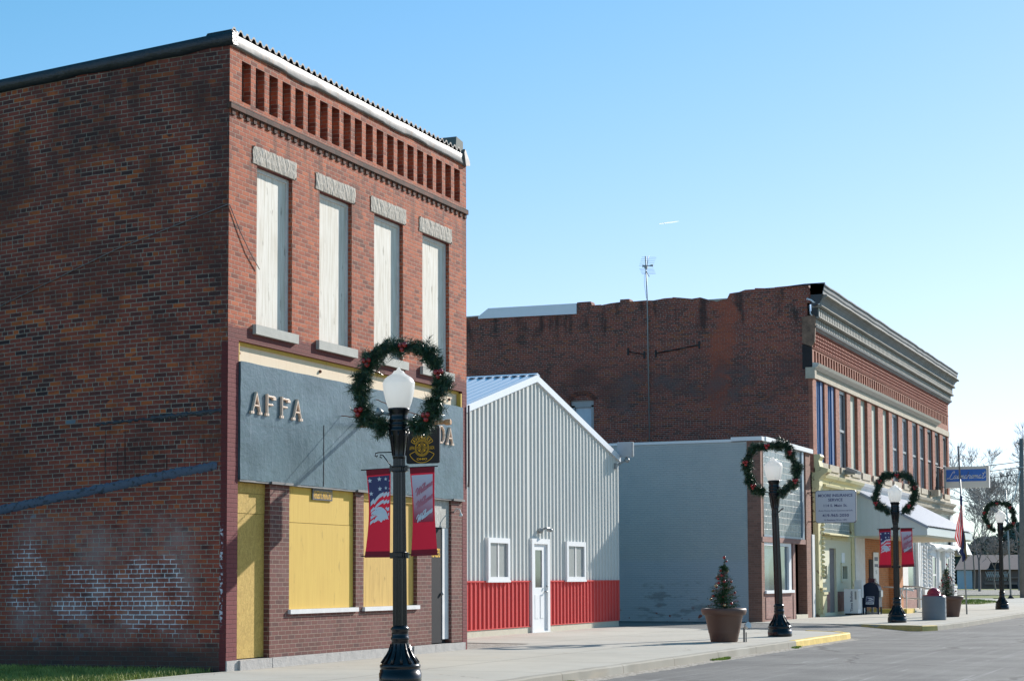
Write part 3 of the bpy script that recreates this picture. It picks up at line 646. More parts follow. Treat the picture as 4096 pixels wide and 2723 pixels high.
# brick dado, piers and openings
b = MB(); gridwall(b, 'x', -.13, 0, [1.24, 7.0], [gz, 2.76], [(1.83, 4.05, .80, 2.761), (4.33, 6.40, .80, 2.761)]); b.build('shopfront_brick', M_store, B1)
MB().box(-.13, 0, 7.87, 8.359, gz, 2.76).build('shopfront_brick', M_store, B1)
for a, c in ((1.2, 1.86), (4.02, 4.36), (7.85, 8.36)): MB().box(-.02, .06, a, c, 2.762, 2.80).build('pier_cap', M_tin, B1)
x_ = -.125
b = MB(); b.box(x_, -.10, .302, 1.238, .16, 2.30); b.box(x_, -.094, .302, 1.238, 2.305, 2.60); b.box(x_, -.088, .302, 1.238, 2.605, 2.76); b.build('strand_board_door', M_osb, B1)
b = MB(); b.box(x_, -.05, 1.835, 4.045, .86, 2.20); b.box(x_, -.053, 1.835, 4.045, 2.207, 2.76); b.build('shop_window_board', M_yel, B1)
b = MB(); b.box(x_, -.07, 4.335, 5.55, .86, 2.64); b.box(x_, -.074, 5.555, 6.395, .86, 2.64); b.box(x_, -.045, 4.335, 6.395, 2.645, 2.76); b.build('shop_window_board', M_yel2, B1)
for a, c in ((1.80, 4.07), (4.29, 6.42)): MB().box(-.10, .05, a, c, .79, .858).build('shop_window_sill', M_whitew, B1)
d = MB().box(-.127, -.075, 7.002, 7.60, .16, 2.26).build('door', plain('dark_door_paint', (.014, .016, .021), .7, spec=.2), B1)
for t, y0, y1 in (('AVENGERS', 7.08, 7.52),):
    f_ = Flat(lambda a, c: (-.073, a, c)); f_.text(t, y0, y1, 1.72, .16, .02); f_.build('lettering', M_gold, d)
MB().ball((-.05, 7.56, 1.05), .03, 6).build('door_knob', M_greym, d)
df = MB().box(-.127, -.062, 7.602, 7.868, .22, 2.26).build('door_frame', M_whitew, B1)
MB().box(-.127, -.05, 7.002, 7.868, 2.262, 2.76).build('strand_board_panel', M_osbw, B1)
lamp_ = MB().tube([(0, 7.98, 2.55), (.05, 7.98, 2.62), (.12, 7.98, 2.6), (.14, 7.98, 2.52)], .012, 6); lamp_.ball((.14, 7.98, 2.5), .035, 6); lamp_.build('small_spotlight', M_whitew, B1)
# stone base course, in separate worn blocks
rnd = random.Random(5); y = .31
b = MB()
for L_ in (.93, 2.15, 1.55, 1.2, .9, .45, .9):
    b.box(-.12, .055+rnd.uniform(-.012, .012), y+.006, y+L_-.006, -.03, .148+rnd.uniform(-.012, .0)); y += L_
b.build('base_course', M_foundation, B1)
# raised letters
SER = {'A': [[(0, 0), (.5, 1), (1, 0)], [(.2, .36), (.8, .36)]], 'F': [[(.12, 0), (.12, 1)], [(.12, .93), (1, .93)], [(.12, .52), (.75, .52)]],
       'L': [[(.12, 1), (.12, 0)], [(.12, .06), (1, .06)]], 'D': [[(.1, 0), (.1, 1), (.55, 1), (.9, .78), (.97, .5), (.9, .22), (.55, 0), (.1, 0)]]}
SERIFS = {'A': ((0, 0), (1, 0)), 'F': ((.12, 0), (1, .85)), 'L': ((.12, 0), (.12, 1), (1, .12)), 'D': ()}
def letter(ch, y0, z0, w, h):
    b = MB()
    for off, rad, nm in ((.055, .022, 0), ):
        for st in SER[ch]:
            P = [(.055, y0-.12+p[0]*w, z0+p[1]*h) for p in st]
            for i in range(len(P)-1):
                a, c = Vector(P[i]), Vector(P[i+1]); d_ = (c-a).normalized(); n_ = Vector((0, -d_.z, d_.y))*.014
                a -= d_*.012; c += d_*.012
                f0 = [a+n_, c+n_, c-n_, a-n_]; k = Vector((.011, 0, 0)); f1 = [p*1+k for p in f0]; f0 = [p-Vector((.018, 0, 0)) for p in f0]
                # bevelled face
                mid = [a+n_*.45, c+n_*.45, c-n_*.45, a-n_*.45]; mid = [p+k*1.9 for p in mid]
                b.face(mid)
                for q in range(4):
                    b.face([f0[q], f0[(q+1) % 4], f1[(q+1) % 4], f1[q]]); b.face([f1[q], f1[(q+1) % 4], mid[(q+1) % 4], mid[q]])
        for (sx, sz) in SERIFS[ch]: b.box(.036, .072, y0-.12+sx*w-.042, y0-.12+sx*w+.042, z0+sz*h-.018, z0+sz*h+.02)
    return b.build('letter', M_copper, sp_)
for ch, y in (('A', .72), ('F', 1.13), ('F', 1.57), ('A', 1.96), ('L', 6.68), ('A', 6.99), ('D', 7.32), ('A', 7.68)):
    letter(ch, y, 3.80, .235, .30)
# small parking plate hung below the blue band
pl = MB().box(-.045, -.028, 2.62, 3.28, 2.58, 2.765).build('parking_plate', plain('plate_black', (.05, .05, .055), .4), B1)
f_ = Flat(lambda a, c: (-.026, a, c)); f_.text('AVENGERS MC PARKING ONLY', 2.65, 3.25, 2.605, .13, .01); f_.build('lettering', M_gold, pl)

# hanging sign on its pipe bracket
HS = thing('hanging_sign', 'black square sign with a gold round emblem hanging from a tan pipe', 'sign', (0, 4.12, 3.87))
MB().tube([(.0, 4.12, 3.87), (1.62, 4.12, 3.87)], .035, 10).build('bracket_pipe', M_tanm, HS)
b = MB(); b.lathe([(.045, 0), (.05, .03), (.05, .09), (.04, .1)], n=10)
b.v = [(1.60+z, 4.12+y, 3.87+x) for x, y, z in b.v]; b.build('pipe_cap', M_tanm, HS)
MB().box(.0, .03, 4.04, 4.20, 3.78, 3.96).build('wall_plate', M_tanm, HS)
b = MB(); w_, h0, h1, rr = (.90, 1.50), 3.205, 3.83, .035
pts = []
for cx, cz, a0 in ((w_[1]-rr, h1-rr, 0), (w_[0]+rr, h1-rr, 90), (w_[0]+rr, h0+rr, 180), (w_[1]-rr, h0+rr, 270)):
    pts += [(cx+rr*math.cos(R(a0+a)), cz+rr*math.sin(R(a0+a))) for a in (0, 30, 60, 90)]
b.prism(pts, 'y', 4.105, 4.135); sg = b.build('sign_board', plain('black_sign_enamel', (.012, .012, .016), .3), HS)
cx, cz = 1.185, 3.465
f_ = Flat(lambda a, c: (a, 4.1025, c))
f_.ring(cx, cz, .122, .008); f_.ring(cx, cz, .106, .006)
f_.ring(cx, cz, .222, .009, 27, 153); f_.ring(cx, cz, .139, .006, 27, 153, 24)
for s_ in (27, 153): f_.stroke([(cx+.139*math.cos(R(s_)), cz+.139*math.sin(R(s_))), (cx+.222*math.cos(R(s_)), cz+.222*math.sin(R(s_)))], .009, 0)
f_.ring(cx, cz, .245, .009, 205, 335); f_.ring(cx, cz, .139, .006, 205, 335, 24)
for s_ in (205, 335): f_.stroke([(cx+.139*math.cos(R(s_)), cz+.139*math.sin(R(s_))), (cx+.245*math.cos(R(s_)), cz+.245*math.sin(R(s_)))], .009, 0)
for i, ch in enumerate('AVENGERS'):
    a = R(141 - i*102/7); vs, fs, w = glyph(ch, .015); k = len(f_.mb.v); h = .058/.73
    for x, y in vs:
        px, py = (x-w/2)*h*.85, y*h; rad = .152+py
        f_.mb.v.append((cx+rad*math.cos(a)+px*math.sin(a), 4.1025, cz+rad*math.sin(a)-px*math.cos(a)))
    for q in fs: f_.mb.f.append(tuple(k+i_ for i_ in q)); f_.mb.sm.append(False)
f_.text('OHIO', cx-.095, cx+.095, cz-.20, .034, .02)
f_.text('AFFA', cx-.225, cx-.135, cz-.03, .06, .0); f_.text('LADA', cx+.135, cx+.225, cz-.03, .06, .0)
for a in (0, 90, 180, 270):
    ca, sa = math.cos(R(a)), math.sin(R(a))
    for (u_, v_) in ((.078, 0), (.06, .018), (.06, -.018)): f_.ring(cx+u_*ca-v_*sa, cz+u_*sa+v_*ca, .014, .005, n=12)
    f_.stroke([(cx, cz), (cx+.02*ca-.016*sa, cz+.02*sa+.016*ca), (cx+.045*ca-.016*sa, cz+.045*sa+.016*ca)], .005, 0)
    f_.stroke([(cx, cz), (cx+.02*ca+.016*sa, cz+.02*sa-.016*ca), (cx+.045*ca+.016*sa, cz+.045*sa-.016*ca)], .005, 0)
    c2, s2 = math.cos(R(a+45)), math.sin(R(a+45))
    f_.stroke([(cx, cz), (cx+.06*c2, cz+.06*s2)], .005, 0)
    f_.poly([(cx+.045*c2, cz+.045*s2), (cx+.072*c2-.02*s2, cz+.072*s2+.02*c2), (cx+.085*c2, cz+.085*s2), (cx+.072*c2+.02*s2, cz+.072*s2-.02*c2)])
f_.text('M', cx-.045, cx-.026, cz-.008, .017, .01); f_.text('C', cx+.026, cx+.045, cz-.008, .017, .01)
f_.build('emblem', M_gold, sg)
ch_ = lambda a, c: [tuple(Vector(a).lerp(Vector(c), i/24)+Vector((0, 0, -.04*math.sin(math.pi*i/24)+.006*(i % 2)))) for i in range(25)]
for p in (((1.55, 4.1, 3.9), (.04, 3.45, 3.98)), ((1.55, 4.14, 3.9), (.04, 4.7, 4.36))):
    MB().tube(ch_(*p), .008, 5).build('chain', M_rust, HS)
MB().tube([(.98, 4.12, 3.87), (.98, 4.12, 3.81)], .012, 6).build('hook', M_rust, sg); MB().tube([(1.42, 4.12, 3.87), (1.42, 4.12, 3.81)], .012, 6).build('hook', M_rust, sg)

# ============================================================ BUILDING 2: grey ribbed metal building with red wainscot
X2 = -2.7
B2 = thing('metal_building', 'grey ribbed metal building with a red lower band and white gable trim', 'building', (X2, 12.6, 0))
Ya, Yr, Yb, zr, ze = 12.68, 18.82, 24.95, 6.22, 4.62
top = lambda y: zr - abs(y-Yr)*(zr-ze)/(Yr-Ya)
M_ribg = plain('grey_steel_siding', (.60, .60, .57), .5, .0, var=.08, scale=1.3, spec=.25)
M_ribr = plain('red_steel_siding', (.60, .055, .05), .5, .0, var=.08, scale=1.5, spec=.22)
def ribs(y0, y1, z0, z1f, x, d=.030, pitch=.245):
    b = MB(); ys = []; y = y0
    k = int((y1-y0)/pitch)+1; pr = [(0, 0), (.10, 0), (.125, d), (.175, d), (.20, 0)]
    col = []
    for i in range(k):
        for py, px in pr:
            yy = y0+i*pitch+py
            if yy < y1: col.append((yy, px))
    col.append((y1, 0))
    b.quadmesh([[(x+px, yy, z0) for yy, px in col], [(x+px, yy, z1f(yy)) for yy, px in col]], False)
    return b
ribs(Ya, 18.38, 1.27, top, X2).build('upper_siding', M_ribg, B2, fix=False); ribs(19.6045, Yb, 1.27, top, X2).build('upper_siding', M_ribg, B2, fix=False)
ribs(18.3801, 19.604, 2.29, top, X2).build('upper_siding', M_ribg, B2, fix=False)
ribs(Ya, 18.38, .17, lambda y: 1.24, X2+.004).build('wainscot', M_ribr, B2, fix=False)
ribs(19.58, Yb, .17, lambda y: 1.24, X2+.004).build('wainscot', M_ribr, B2, fix=False)
b = MB(); b.box(X2-.03, X2+.045, Ya, 18.38, 1.24, 1.272); b.box(X2-.03, X2+.045, 19.58, Yb, 1.24, 1.272); b.box(X2-.03, X2+.04, Ya, 18.38, .15, .172); b.box(X2-.03, X2+.04, 19.58, Yb, .15, .172); b.build('wainscot_trim', M_ribr, B2)
b = MB(); b.box(-16, X2+.02, Ya+.02, 18.38, -.1, .148); b.box(-16, X2+.02, 19.58, Yb-.02, -.1, .148); b.build('foundation', M_conc, B2)
b = MB(); b.face([(X2-.02, Ya, .15), (-16, Ya, .15), (-16, Ya, ze), (X2-.02, Ya, ze)]); b.face([(X2-.02, Yb-.002, .15), (-16, Yb-.002, .15), (-16, Yb-.002, ze), (X2-.02, Yb-.002, ze)])
b.build('side_wall', M_ribg, B2)
b = MB(); b.box(X2-.03, X2+.036, Yb-.06, Yb+.02, 1.272, ze-.05); b.build('corner_trim', M_ribg, B2); MB().box(X2-.03, X2+.04, Yb-.06, Yb+.025, .15, 1.268).build('corner_trim', M_ribr, B2)
M_whitesteel = plain('white_steel_trim', (.74, .76, .80), .35, .1, var=.04)
b = MB()
for s in (-1, 1):
    yo = Yr+s*(Yr-Ya+.12); zo = top(Yb)-.02
    b.face([(X2+.07, Yr, zr+.14), (X2+.07, yo, zo+.14-.02), (X2+.07, yo, zo-.05), (X2+.07, Yr, zr-.03)])
    b.face([(X2-.0, Yr, zr-.03), (X2-.0, yo, zo-.05), (X2+.07, yo, zo-.05), (X2+.07, Yr, zr-.03)])
    b.face([(X2+.07, Yr, zr+.14), (X2+.07, yo, zo+.12), (X2-.1, yo, zo+.12), (X2-.1, Yr, zr+.14)])
b.build('rake_trim', M_whitesteel, B2, fix=False)
M_roofs = plain('pale_steel_roof', (.62, .68, .76), .3, .35, var=.05)
for s in (-1, 1):
    g = [[], []]; n = 58
    for i in range(n*4):
        x = X2-.02-13.3*i/(n*4-1); h = .035 if i % 4 in (1, 2) else 0
        yo = Yr+s*(Yr-Ya+.12); g[0].append((x, Yr, zr+.12+h)); g[1].append((x, yo, top(Yb)+.08+h))
    b = MB(); b.quadmesh(g, False); b.build('roof_sheet', M_roofs, B2, fix=False)
b = MB(); b.prism([(Yr-.18, zr+.13), (Yr, zr+.185), (Yr+.18, zr+.13), (Yr, zr+.16)], 'x', X2+.07, -16); b.build('ridge_cap', M_roofs, B2)
M_glass = plain('dim_window_glass', (.12, .14, .15), .08, var=.25, scale=1.5, spec=.8)
M_glassb = plain('blind_behind_glass', (.30, .31, .30), .3, var=.08)
for y0, y1 in ((15.65, 16.95), (20.75, 22.15)):
    fr = MB(); gridwall(fr, 'x', X2-.02, X2+.095, [y0, y1], [1.275, 2.27], [(y0+.12, y1-.12, 1.36, 2.15)]); fo = fr.build('window', M_white, B2)
    MB().box(X2+.033, X2+.045, y0+.10, y1-.10, 1.34, 2.17).build('pane', M_glassb, fo)
    MB().box(X2+.0455, X2+.06, (y0+y1)/2-.02, (y0+y1)/2+.06, 1.36, 2.15).build('mullion', M_whitew, fo)
    MB().box(X2-.02, X2+.10, y0-.03, y1+.03, 1.235, 1.285).build('window_sill', M_white, fo)
dr = MB(); gridwall(dr, 'x', X2-.02, X2+.08, [18.38, 19.58], [.0, 2.30], [(18.52, 19.42, .03, 2.17)]); do = dr.build('door_frame', M_white, B2)
db = MB(); gridwall(db, 'x', X2-.02, X2+.03, [18.52, 19.42], [.03, 2.17], [(18.70, 19.16, 1.10, 2.02)])
for y0, y1 in ((18.66, 18.90), (19.02, 19.26)): db.box(X2+.03, X2+.042, y0, y1, .34, .92)
dd = db.build('door', M_white, B2)
MB().box(X2-.01, X2+.01, 18.69, 19.17, 1.09, 2.03).build('pane', plain('door_glass', (.05, .05, .06), .06, var=.6, scale=3, spec=.8), dd)
b = MB(); b.ball((X2+.09, 19.34, 1.13), .03, 6); b.tube([(X2+.03, 19.34, 1.0), (X2+.1, 19.34, 1.0), (X2+.1, 19.22, .99)], .018, 6); b.build('door_handle', M_greym, dd)
lt = MB(); lt.ball((X2+.08, 18.95, 2.5), .07, 6); lt.tube([(X2+.08, 18.95, 2.5), (X2+.2, 18.95, 2.56), (X2+.2, 19.22, 2.56)], .03, 6); lt.ball((X2+.2, 19.25, 2.52), .085, 6, .6)
lt.build('door_light', M_greym, B2)
SL = thing('yard_floodlight', 'grey box floodlight on an arm at the right eave of the metal building', 'lamp', (X2, 24.9, 4.5))
MB().box(-2.70, -2.27, 24.98, 25.08, 4.69, 5.11).build('light_housing', plain('grey_housing', (.36, .38, .40), .5), SL)
MB().box(-2.268, -2.24, 24.985, 25.075, 4.70, 5.10).build('housing_side', M_greym, SL)
b = MB(); b.tube([(-2.66, 24.7, 4.42), (-2.5, 25.0, 4.58), (-2.44, 25.05, 4.68)], .03, 6); b.ball((-2.42, 25.02, 4.6), .07, 5); b.box(-2.72, -2.6, 24.62, 24.76, 4.34, 4.5); b.build('arm', M_greym, SL)

# ============================================================ BUILDING 3: low grey-painted shop with a glass block front
YB = 30.3
B3 = thing('small_shop', 'single-storey shop with a grey painted side wall and a glass block panel over its window', 'building', (0, YB, 0))
b = MB(); gridwall(b, 'y', YB, YB+.3, [-15, -.42], [0, 5.42], []); b.build('side_wall', M_b2side, B3)
b = MB(); b.box(-.418, 0, YB-.012, YB+.32, 0, 5.44); b.build('brick_pier', M_tan, B3); MB().box(-.3, 0, 36.1, 36.78, 0, 5.44).build('brick_pier', M_tan, B3)
MB().box(-14.9, -.45, YB+.35, 36.7, 0, 5.25).build('back_wall', M_dark, B3)
b = MB(); b.box(-15, -.9, YB-.03, YB+.34, 5.42, 5.50); b.box(-.9, .06, YB-.05, YB+.35, 5.44, 5.56); b.box(-.35, .09, YB+.35, 36.85, 5.44, 5.58); b.build('parapet_cap', M_white, B3)
def glassblock_mat():
    m = NT('glass_block'); uvv, u, v = m.uv(); S = .20
    fx = m.m_('FRACT', m.m_('DIVIDE', u, S)); fy = m.m_('FRACT', m.m_('DIVIDE', v, S))
    d = m.m_('MINIMUM', m.m_('MINIMUM', fx, m.m_('SUBTRACT', 1., fx)), m.m_('MINIMUM', fy, m.m_('SUBTRACT', 1., fy)))
    k = m.ss(d, .04, .10); fl = m.m_('SINE', m.m_('MULTIPLY', u, 170.)); n = m.noise(uvv, 2.5, 3)
    c = m.mx(m.ss(n, .35, .7), (.20, .26, .27), (.34, .39, .39)); m.base(m.mx(k, (.70, .68, .62), m.mx(m.m_('MULTIPLY', fl, .35), c, (.6, .62, .6)))); m.b.inputs['Roughness'].default_value = .16
    m.b.inputs['Specular IOR Level'].default_value = .8; m.bump(m.m_('ADD', k, m.m_('MULTIPLY', fl, .18)), .012); return m.m
M_gb = glassblock_mat()
gp = MB().box(-.10, -.04, 30.57, 35.55, 2.62, 5.43).build('glass_block_panel', M_gb, B3)
M_steelb = plain('blue_grey_frame', (.24, .30, .36), .4, .3)
b = MB(); b.box(-.1, .01, 35.55, 35.8, 2.5, 5.43); b.box(-.1, -.0, 30.56, 35.55, 2.56, 2.62); b.box(-.1, 0., 30.5, 30.57, 2.56, 5.43); b.build('panel_frame', M_steelb, gp)
b = MB(); b.box(-.15, .02, 30.35, 35.9, 2.40, 2.555); b.build('lintel_panel', M_pink, B3)
M_pane = plain('shop_glass', (.07, .11, .14), .08, var=.6, scale=1.2, spec=.4)
sw = MB().box(-.22, -.10, 30.62, 34.0, .9, 2.40).build('shop_window', M_pane, B3)
b = MB(); b.box(-.16, -.03, 30.55, 34.1, 2.30, 2.40); b.box(-.16, -.03, 33.78, 34.1, .93, 2.30); b.box(-.16, -.03, 30.55, 30.66, .93, 2.30); b.build('window_frame', M_white, sw)
MB().box(-.16, .06, 30.6, 34.15, .84, .93).build('window_sill', M_white, B3)
b = MB(); b.box(-.25, -.02, 30.35, 34.25, 0, .835); b.box(-.02, .0, 30.75, 33.9, .08, .72); b.build('panel_below_window', M_pink, B3)
MB().box(-.16, .0, 34.2, 34.5, 0, 2.395).build('door_post', M_pink, B3)
dd = MB().box(-.55, -.5, 34.9, 36.0, .14, 2.39).build('door', plain('cream_door', (.55, .53, .46), .6), B3)
MB().box(-.5, -.42, 34.55, 34.88, .14, 2.39).build('door_frame', M_whitew, dd)
MB().box(-.6, .02, 34.5, 36.08, 0, .12).build('door_step', M_conc, B3)
MB().box(-.35, .03, 36.80, 37.15, 0, 2.75).build('door_at_side', plain('white_side_door', (.62, .62, .60), .6), B3)

# ============================================================ BUILDING 4: long two-storey brick block with a metal cornice
Y4, Y4e = 37.3, 66.
B4 = thing('brick_block', 'long two-storey brick block at the right with a grey metal cornice', 'building', (0, Y4, 0))
b = MB(); gridwall(b, 'y', Y4, Y4+.4, [-26, -.1405], [0, 10.6], [(-8.74, -7.86, 5.9, 7.62)])
b.build('side_wall', M_farside, B4)
rnd = random.Random(12)
jag = [(-26, 10.601), (-26, 10.84), (-12.4, 10.86), (-8.6, 10.95), (-8.45, 11.14), (-7.95, 11.14), (-7.9, 11.0), (-7.2, 11.03), (-6.85, 11.05), (-6.84, 11.14), (-6.5, 11.14), (-6.48, 11.04), (-5.9, 11.05), (-5.6, 11.03), (-5.2, 11.08), (-4.6, 11.06), (-4.2, 11.0), (-3.9, 11.03), (-3.6, 10.93), (-3.3, 10.84), (-3.1, 10.9), (-2.95, 10.9), (-2.85, 11.1), (-2.5, 11.13), (-2.3, 11.19), (-1.6, 11.2), (-.9, 11.22), (-.1, 11.22), (.0, 10.9), (.0, 10.601)]
J = [jag[0]]
for i in range(1, len(jag)-2):
    (a, c), (d_, e_) = jag[i], jag[i+1]; J.append((a, c))
    n_ = int(abs(d_-a)/.3)
    for j in range(1, n_):
        x = a+(d_-a)*j/n_; z = c+(e_-c)*j/n_+rnd.choice((0, 0, .03, -.034)) if a > -12 else c; J += [(x-.01, J[-1][1]), (x, z)]
J += jag[-2:]
MB().prism(J, 'y', Y4+.002, Y4+.398).build('parapet', M_farside, B4)
MB().prism([(-25, 10.9), (-.3, 11.02), (-.3, 10.6), (-25, 10.6)], 'y', Y4+.42, Y4+.8).build('parapet_back', M_conc, B4)
MB().prism([(-12.3, 10.77), (-8.47, 10.72), (-8.47, 11.1), (-11.9, 11.13), (-12.3, 10.85)], 'y', Y4-.05, Y4-.003).build('white_flashing', M_whitesteel, B4)
# bricked arch window on the side
wn = MB().box(-8.60, -7.98, Y4+.16, Y4+.22, 5.9, 7.40).build('side_window', plain('pale_blind', (.50, .58, .66), .4), B4)
b = MB(); b.box(-8.74, -8.60, Y4+.08, Y4+.22, 5.9, 7.45); b.box(-7.98, -7.86, Y4+.08, Y4+.22, 5.9, 7.45); b.box(-8.74, -7.86, Y4+.08, Y4+.22, 7.38, 7.62); b.build('window_frame', M_greym, wn)
b = MB(); arc = [(-8.3+.56*math.cos(R(a)), 7.30+.50*math.sin(R(a))) for a in range(36, 145, 9)]
for i in range(len(arc)-1):
    a, c = arc[i], arc[i+1]; o = lambda p: (-8.3+(p[0]+8.3)*1.24, 7.30+(p[1]-7.30)*1.34)
    b.prism([a, c, o(c), o(a)], 'y', Y4-.02-.004*(i % 2), Y4+.1)
b.build('brick_arch', M_slot, B4)
# front
lefts = [37.85, 39.61, 41.47, 43.35, 45.21, 47.28, 49.53, 51.5, 53.74, 56.05, 57.89, 59.92, 61.94, 64.18]
W4 = [(y, y+(1.26 if y < 50 else 1.36)) for y in lefts]
slots = [(37.6+.425*i, 37.6+.425*i+.26, 8.60, 9.0) for i in range(66)]
b = MB(); gridwall(b, 'x', -.14, 0, [Y4, Y4e], [4.86, 9.78], [(a, c, 5.24, 8.06) for a, c in W4]+slots); b.build('front_wall', M_farfront, B4)
b = MB(); b.box(-.30, -.142, Y4+.42, Y4e-.05, 8.3, 9.7); b.build('niche_back', M_slot, B4)
b = MB(); ys = [Y4+.2]; iy_ = [0]; zs = [9.097]; iz_ = [0]
for i in range(112):
    y = Y4+.25+.25*i; ys += [y, y+.006, y+.164, y+.17]; iy_ += [0, 1, 1, 0]
for j in range(4):
    z = 9.105+.128*j; zs += [z, z+.005, z+.081, z+.086]; iz_ += [0, 1, 1, 0]
MB().box(.0012, .0045, Y4+.22, Y4+28.3, 9.10, 9.60).build('band_groove_shade', M_slot, B4)
b.quadmesh([[(.045 if iy_[i] and iz_[j] else .002, ys[i], zs[j]) for i in range(len(ys))] for j in range(len(zs))], False)
b.build('brick_check_band', M_farred, B4, fix=False)
b = MB(); b.box(.001, .03, Y4+.1, Y4e-.1, 9.07, 9.095); b.box(.001, .05, Y4+.1, Y4e-.1, 9.62, 9.70); b.build('brick_course', M_farred, B4)
MB().box(-20, -.45, Y4+.45, Y4e, 0, 10.6).build('inner_wall', M_dark, B4)
MB().box(-26, 0, Y4e-.3, Y4e+.001, 0, 10.4).build('end_wall', M_farside, B4) if False else None
M_lint = plain('buff_stone_band', (.48, .42, .33), .9, var=.25, scale=4, bump=.02)
b = MB(); b.box(-.10, .04, Y4+.02, Y4e+.02, 8.062, 8.32); b.build('lintel_band', M_lint, B4)
b = MB(); b.prism([(0, 8.33), (.06, 8.33), (.10, 8.38), (.20, 8.44), (.24, 8.53), (.10, 8.56), (0, 8.56)], 'y', Y4-.02, 62.4); b.build('string_course', plain('pale_metal_moulding', (.50, .47, .42), .5, .2, var=.2), B4)
b = MB(); rnd = random.Random(3)
for (a, c) in W4: b.box(-.12, .07, a-.12, c+.12, 5.0, 5.235)
b.box(-.12, .035, Y4+.02, Y4e, 4.862, 5.0); b.build('sill_course', M_lint, B4)
M_blueg = NT('glass_painted_sky_reflection'); uvv, u_, v_ = M_blueg.uv(); M_blueg.base((.22, .50, .85)); M_blueg.b.inputs['Roughness'].default_value = .12; M_blueg.b.inputs['Metallic'].default_value = .45; M_blueg.b.inputs['Specular IOR Level'].default_value = .8; M_blueg.bump(M_blueg.noise(uvv, .8, 2), .02); M_blueg = M_blueg.m  # sky reflection put into the blue base colour
M_board4 = plain('pale_green_board', (.42, .44, .36), .7, var=.1)
M_wg = plain('grey_old_glass', (.16, .18, .21), .15, var=.4, scale=2, spec=.8)
M_bluep = plain('dark_blue_window_parts', (.05, .13, .30), .5)  # window bars and the darker blue right part of the pane
for i, (a, c) in enumerate(W4):
    mt = M_blueg if i < 2 else M_wg if i == 2 or 7 <= i < 11 else M_board4 if i < 7 else M_dark
    wn = MB().box(-.139, -.115 if i not in (2,) else -.13, a, c, 5.24, 8.06).build('window', mt, B4)
    if i < 2:
        wn['label'] = 'window pane coloured like reflected sky'
        b = MB(); b.box(-.114, -.09, a+.30, a+.35, 5.24, 8.06); b.box(-.114, -.09, a+.62, a+.67, 5.24, 8.06); b.box(-.114, -.06, c-.40, c, 5.24, 8.06); b.build('frame', M_bluep, wn)
    elif 3 <= i < 7:
        b = MB(); b.box(-.114, -.10, a+.40, a+.46, 5.24, 8.05); b.build('board_joint', M_whitew, wn)
    else:
        b = MB(); b.box(-.114, -.07, c-.14, c, 5.24, 8.06); b.box(-.114, -.08, a, c-.14, 7.93, 8.06); b.box(-.114, -.075, a, c-.14, 6.55, 6.64)
        if i != 2: b.box(-.114, -.08, a+.30, a+.44, 5.24, 6.55)
        b.build('frame', M_greym, wn)
# pressed metal cornice
M_corn = plain('weathered_grey_cornice', (.24, .25, .26), .75, .0, var=.3, scale=1.1, bump=.003, spec=.2)
M_cornl = plain('pale_cornice_moulding', (.27, .255, .23), .85, .0, var=.35, scale=1.1, spec=.12)
M_cornd = plain('cornice_recess_painted_shade', (.045, .048, .052), .8, .0, var=.25, scale=1.4)  # recess shade behind the dentils put into the colour
ya, yb = Y4-.02, Y4e+.05
rnd = random.Random(21)
def corn(prof, name, mat, y0=ya, y1=yb, wav=.0, x0=0.):
    b = MB(); g = []
    for iy in range(41):
        y = y0+(y1-y0)*iy/40; w_ = rnd.uniform(-wav, wav); g.append([(x0+x, y, z+w_) for x, z in prof])
    b.quadmesh(g, False); b.face(g[0]); b.face(list(reversed(g[-1]))); return b.build(name, mat, B4, fix=False)
corn([(0, 9.68), (.06, 9.68), (.10, 9.73), (.17, 9.76), (.19, 9.82), (0, 9.82)], 'cornice_bed_mould', M_corn)
corn([(0, 9.82), (.12, 9.82), (.12, 10.04), (0, 10.04)], 'cornice_frieze', M_cornd)
corn([(0, 10.04), (.24, 10.05), (.29, 10.08), (.27, 10.12), (0, 10.12)], 'cornice_moulding', M_cornl)
corn([(0, 10.12), (.20, 10.12), (.21, 10.42), (0, 10.42)], 'cornice_frieze', M_cornd)
corn([(0, 10.42), (.31, 10.42), (.37, 10.46), (.35, 10.50), (0, 10.50)], 'cornice_moulding', M_cornl, wav=.006)
corn([(0, 10.50), (.31, 10.50), (.32, 10.60), (.37, 10.69), (.47, 10.76), (0, 10.76)], 'cornice_cove', M_corn)
corn([(0, 10.76), (.51, 10.76), (.56, 10.80), (.53, 10.85), (0, 10.85)], 'cornice_moulding', M_cornl, wav=.010)
corn([(0, 10.85), (.44, 10.85), (.44, 10.95), (.47, 11.0), (.48, 11.12), (.52, 11.14), (.52, 11.18), (.0, 11.24)], 'cornice_top', M_corn, wav=.014, y0=ya-.1)
b = MB()
for i in range(140):
    y = Y4+.05+.27*i
    if y > Y4e-.1: break
    b.box(.1205, .16, y, y+.15, 9.835, 10.03); b.box(.212, .25, y, y+.15, 10.13, 10.41)
b.build('cornice_dentil', plain('dentil_painted_light', (.42, .41, .38), .8, spec=.15), B4)['kind'] = 'stuff'  # paler than the friezes: lit relief put into the colour
b = MB(); b.prism([(-.32, 10.12), (-.30, 9.22), (.0, 9.1), (.12, 9.25), (.16, 10.1), (.1, 10.17)], 'y', Y4-.09, Y4-.012); b.build('rusty_bracket', plain('rusty_tin', (.20, .12, .08), .7, .1, var=.9, scale=3), B4)
b = MB(); b.prism([(.0, 11.18), (-.95, 11.19), (-.2, 11.24), (.50, 11.24), (.42, 10.9), (.3, 10.55), (.1, 10.45), (.0, 10.6)], 'y', Y4-.12, Y4-.02); b.build('broken_soffit', plain('soffit_painted_shade', (.05, .055, .065), .7, var=.4), B4)  # one dark colour for the soffit and the shadow painted with it
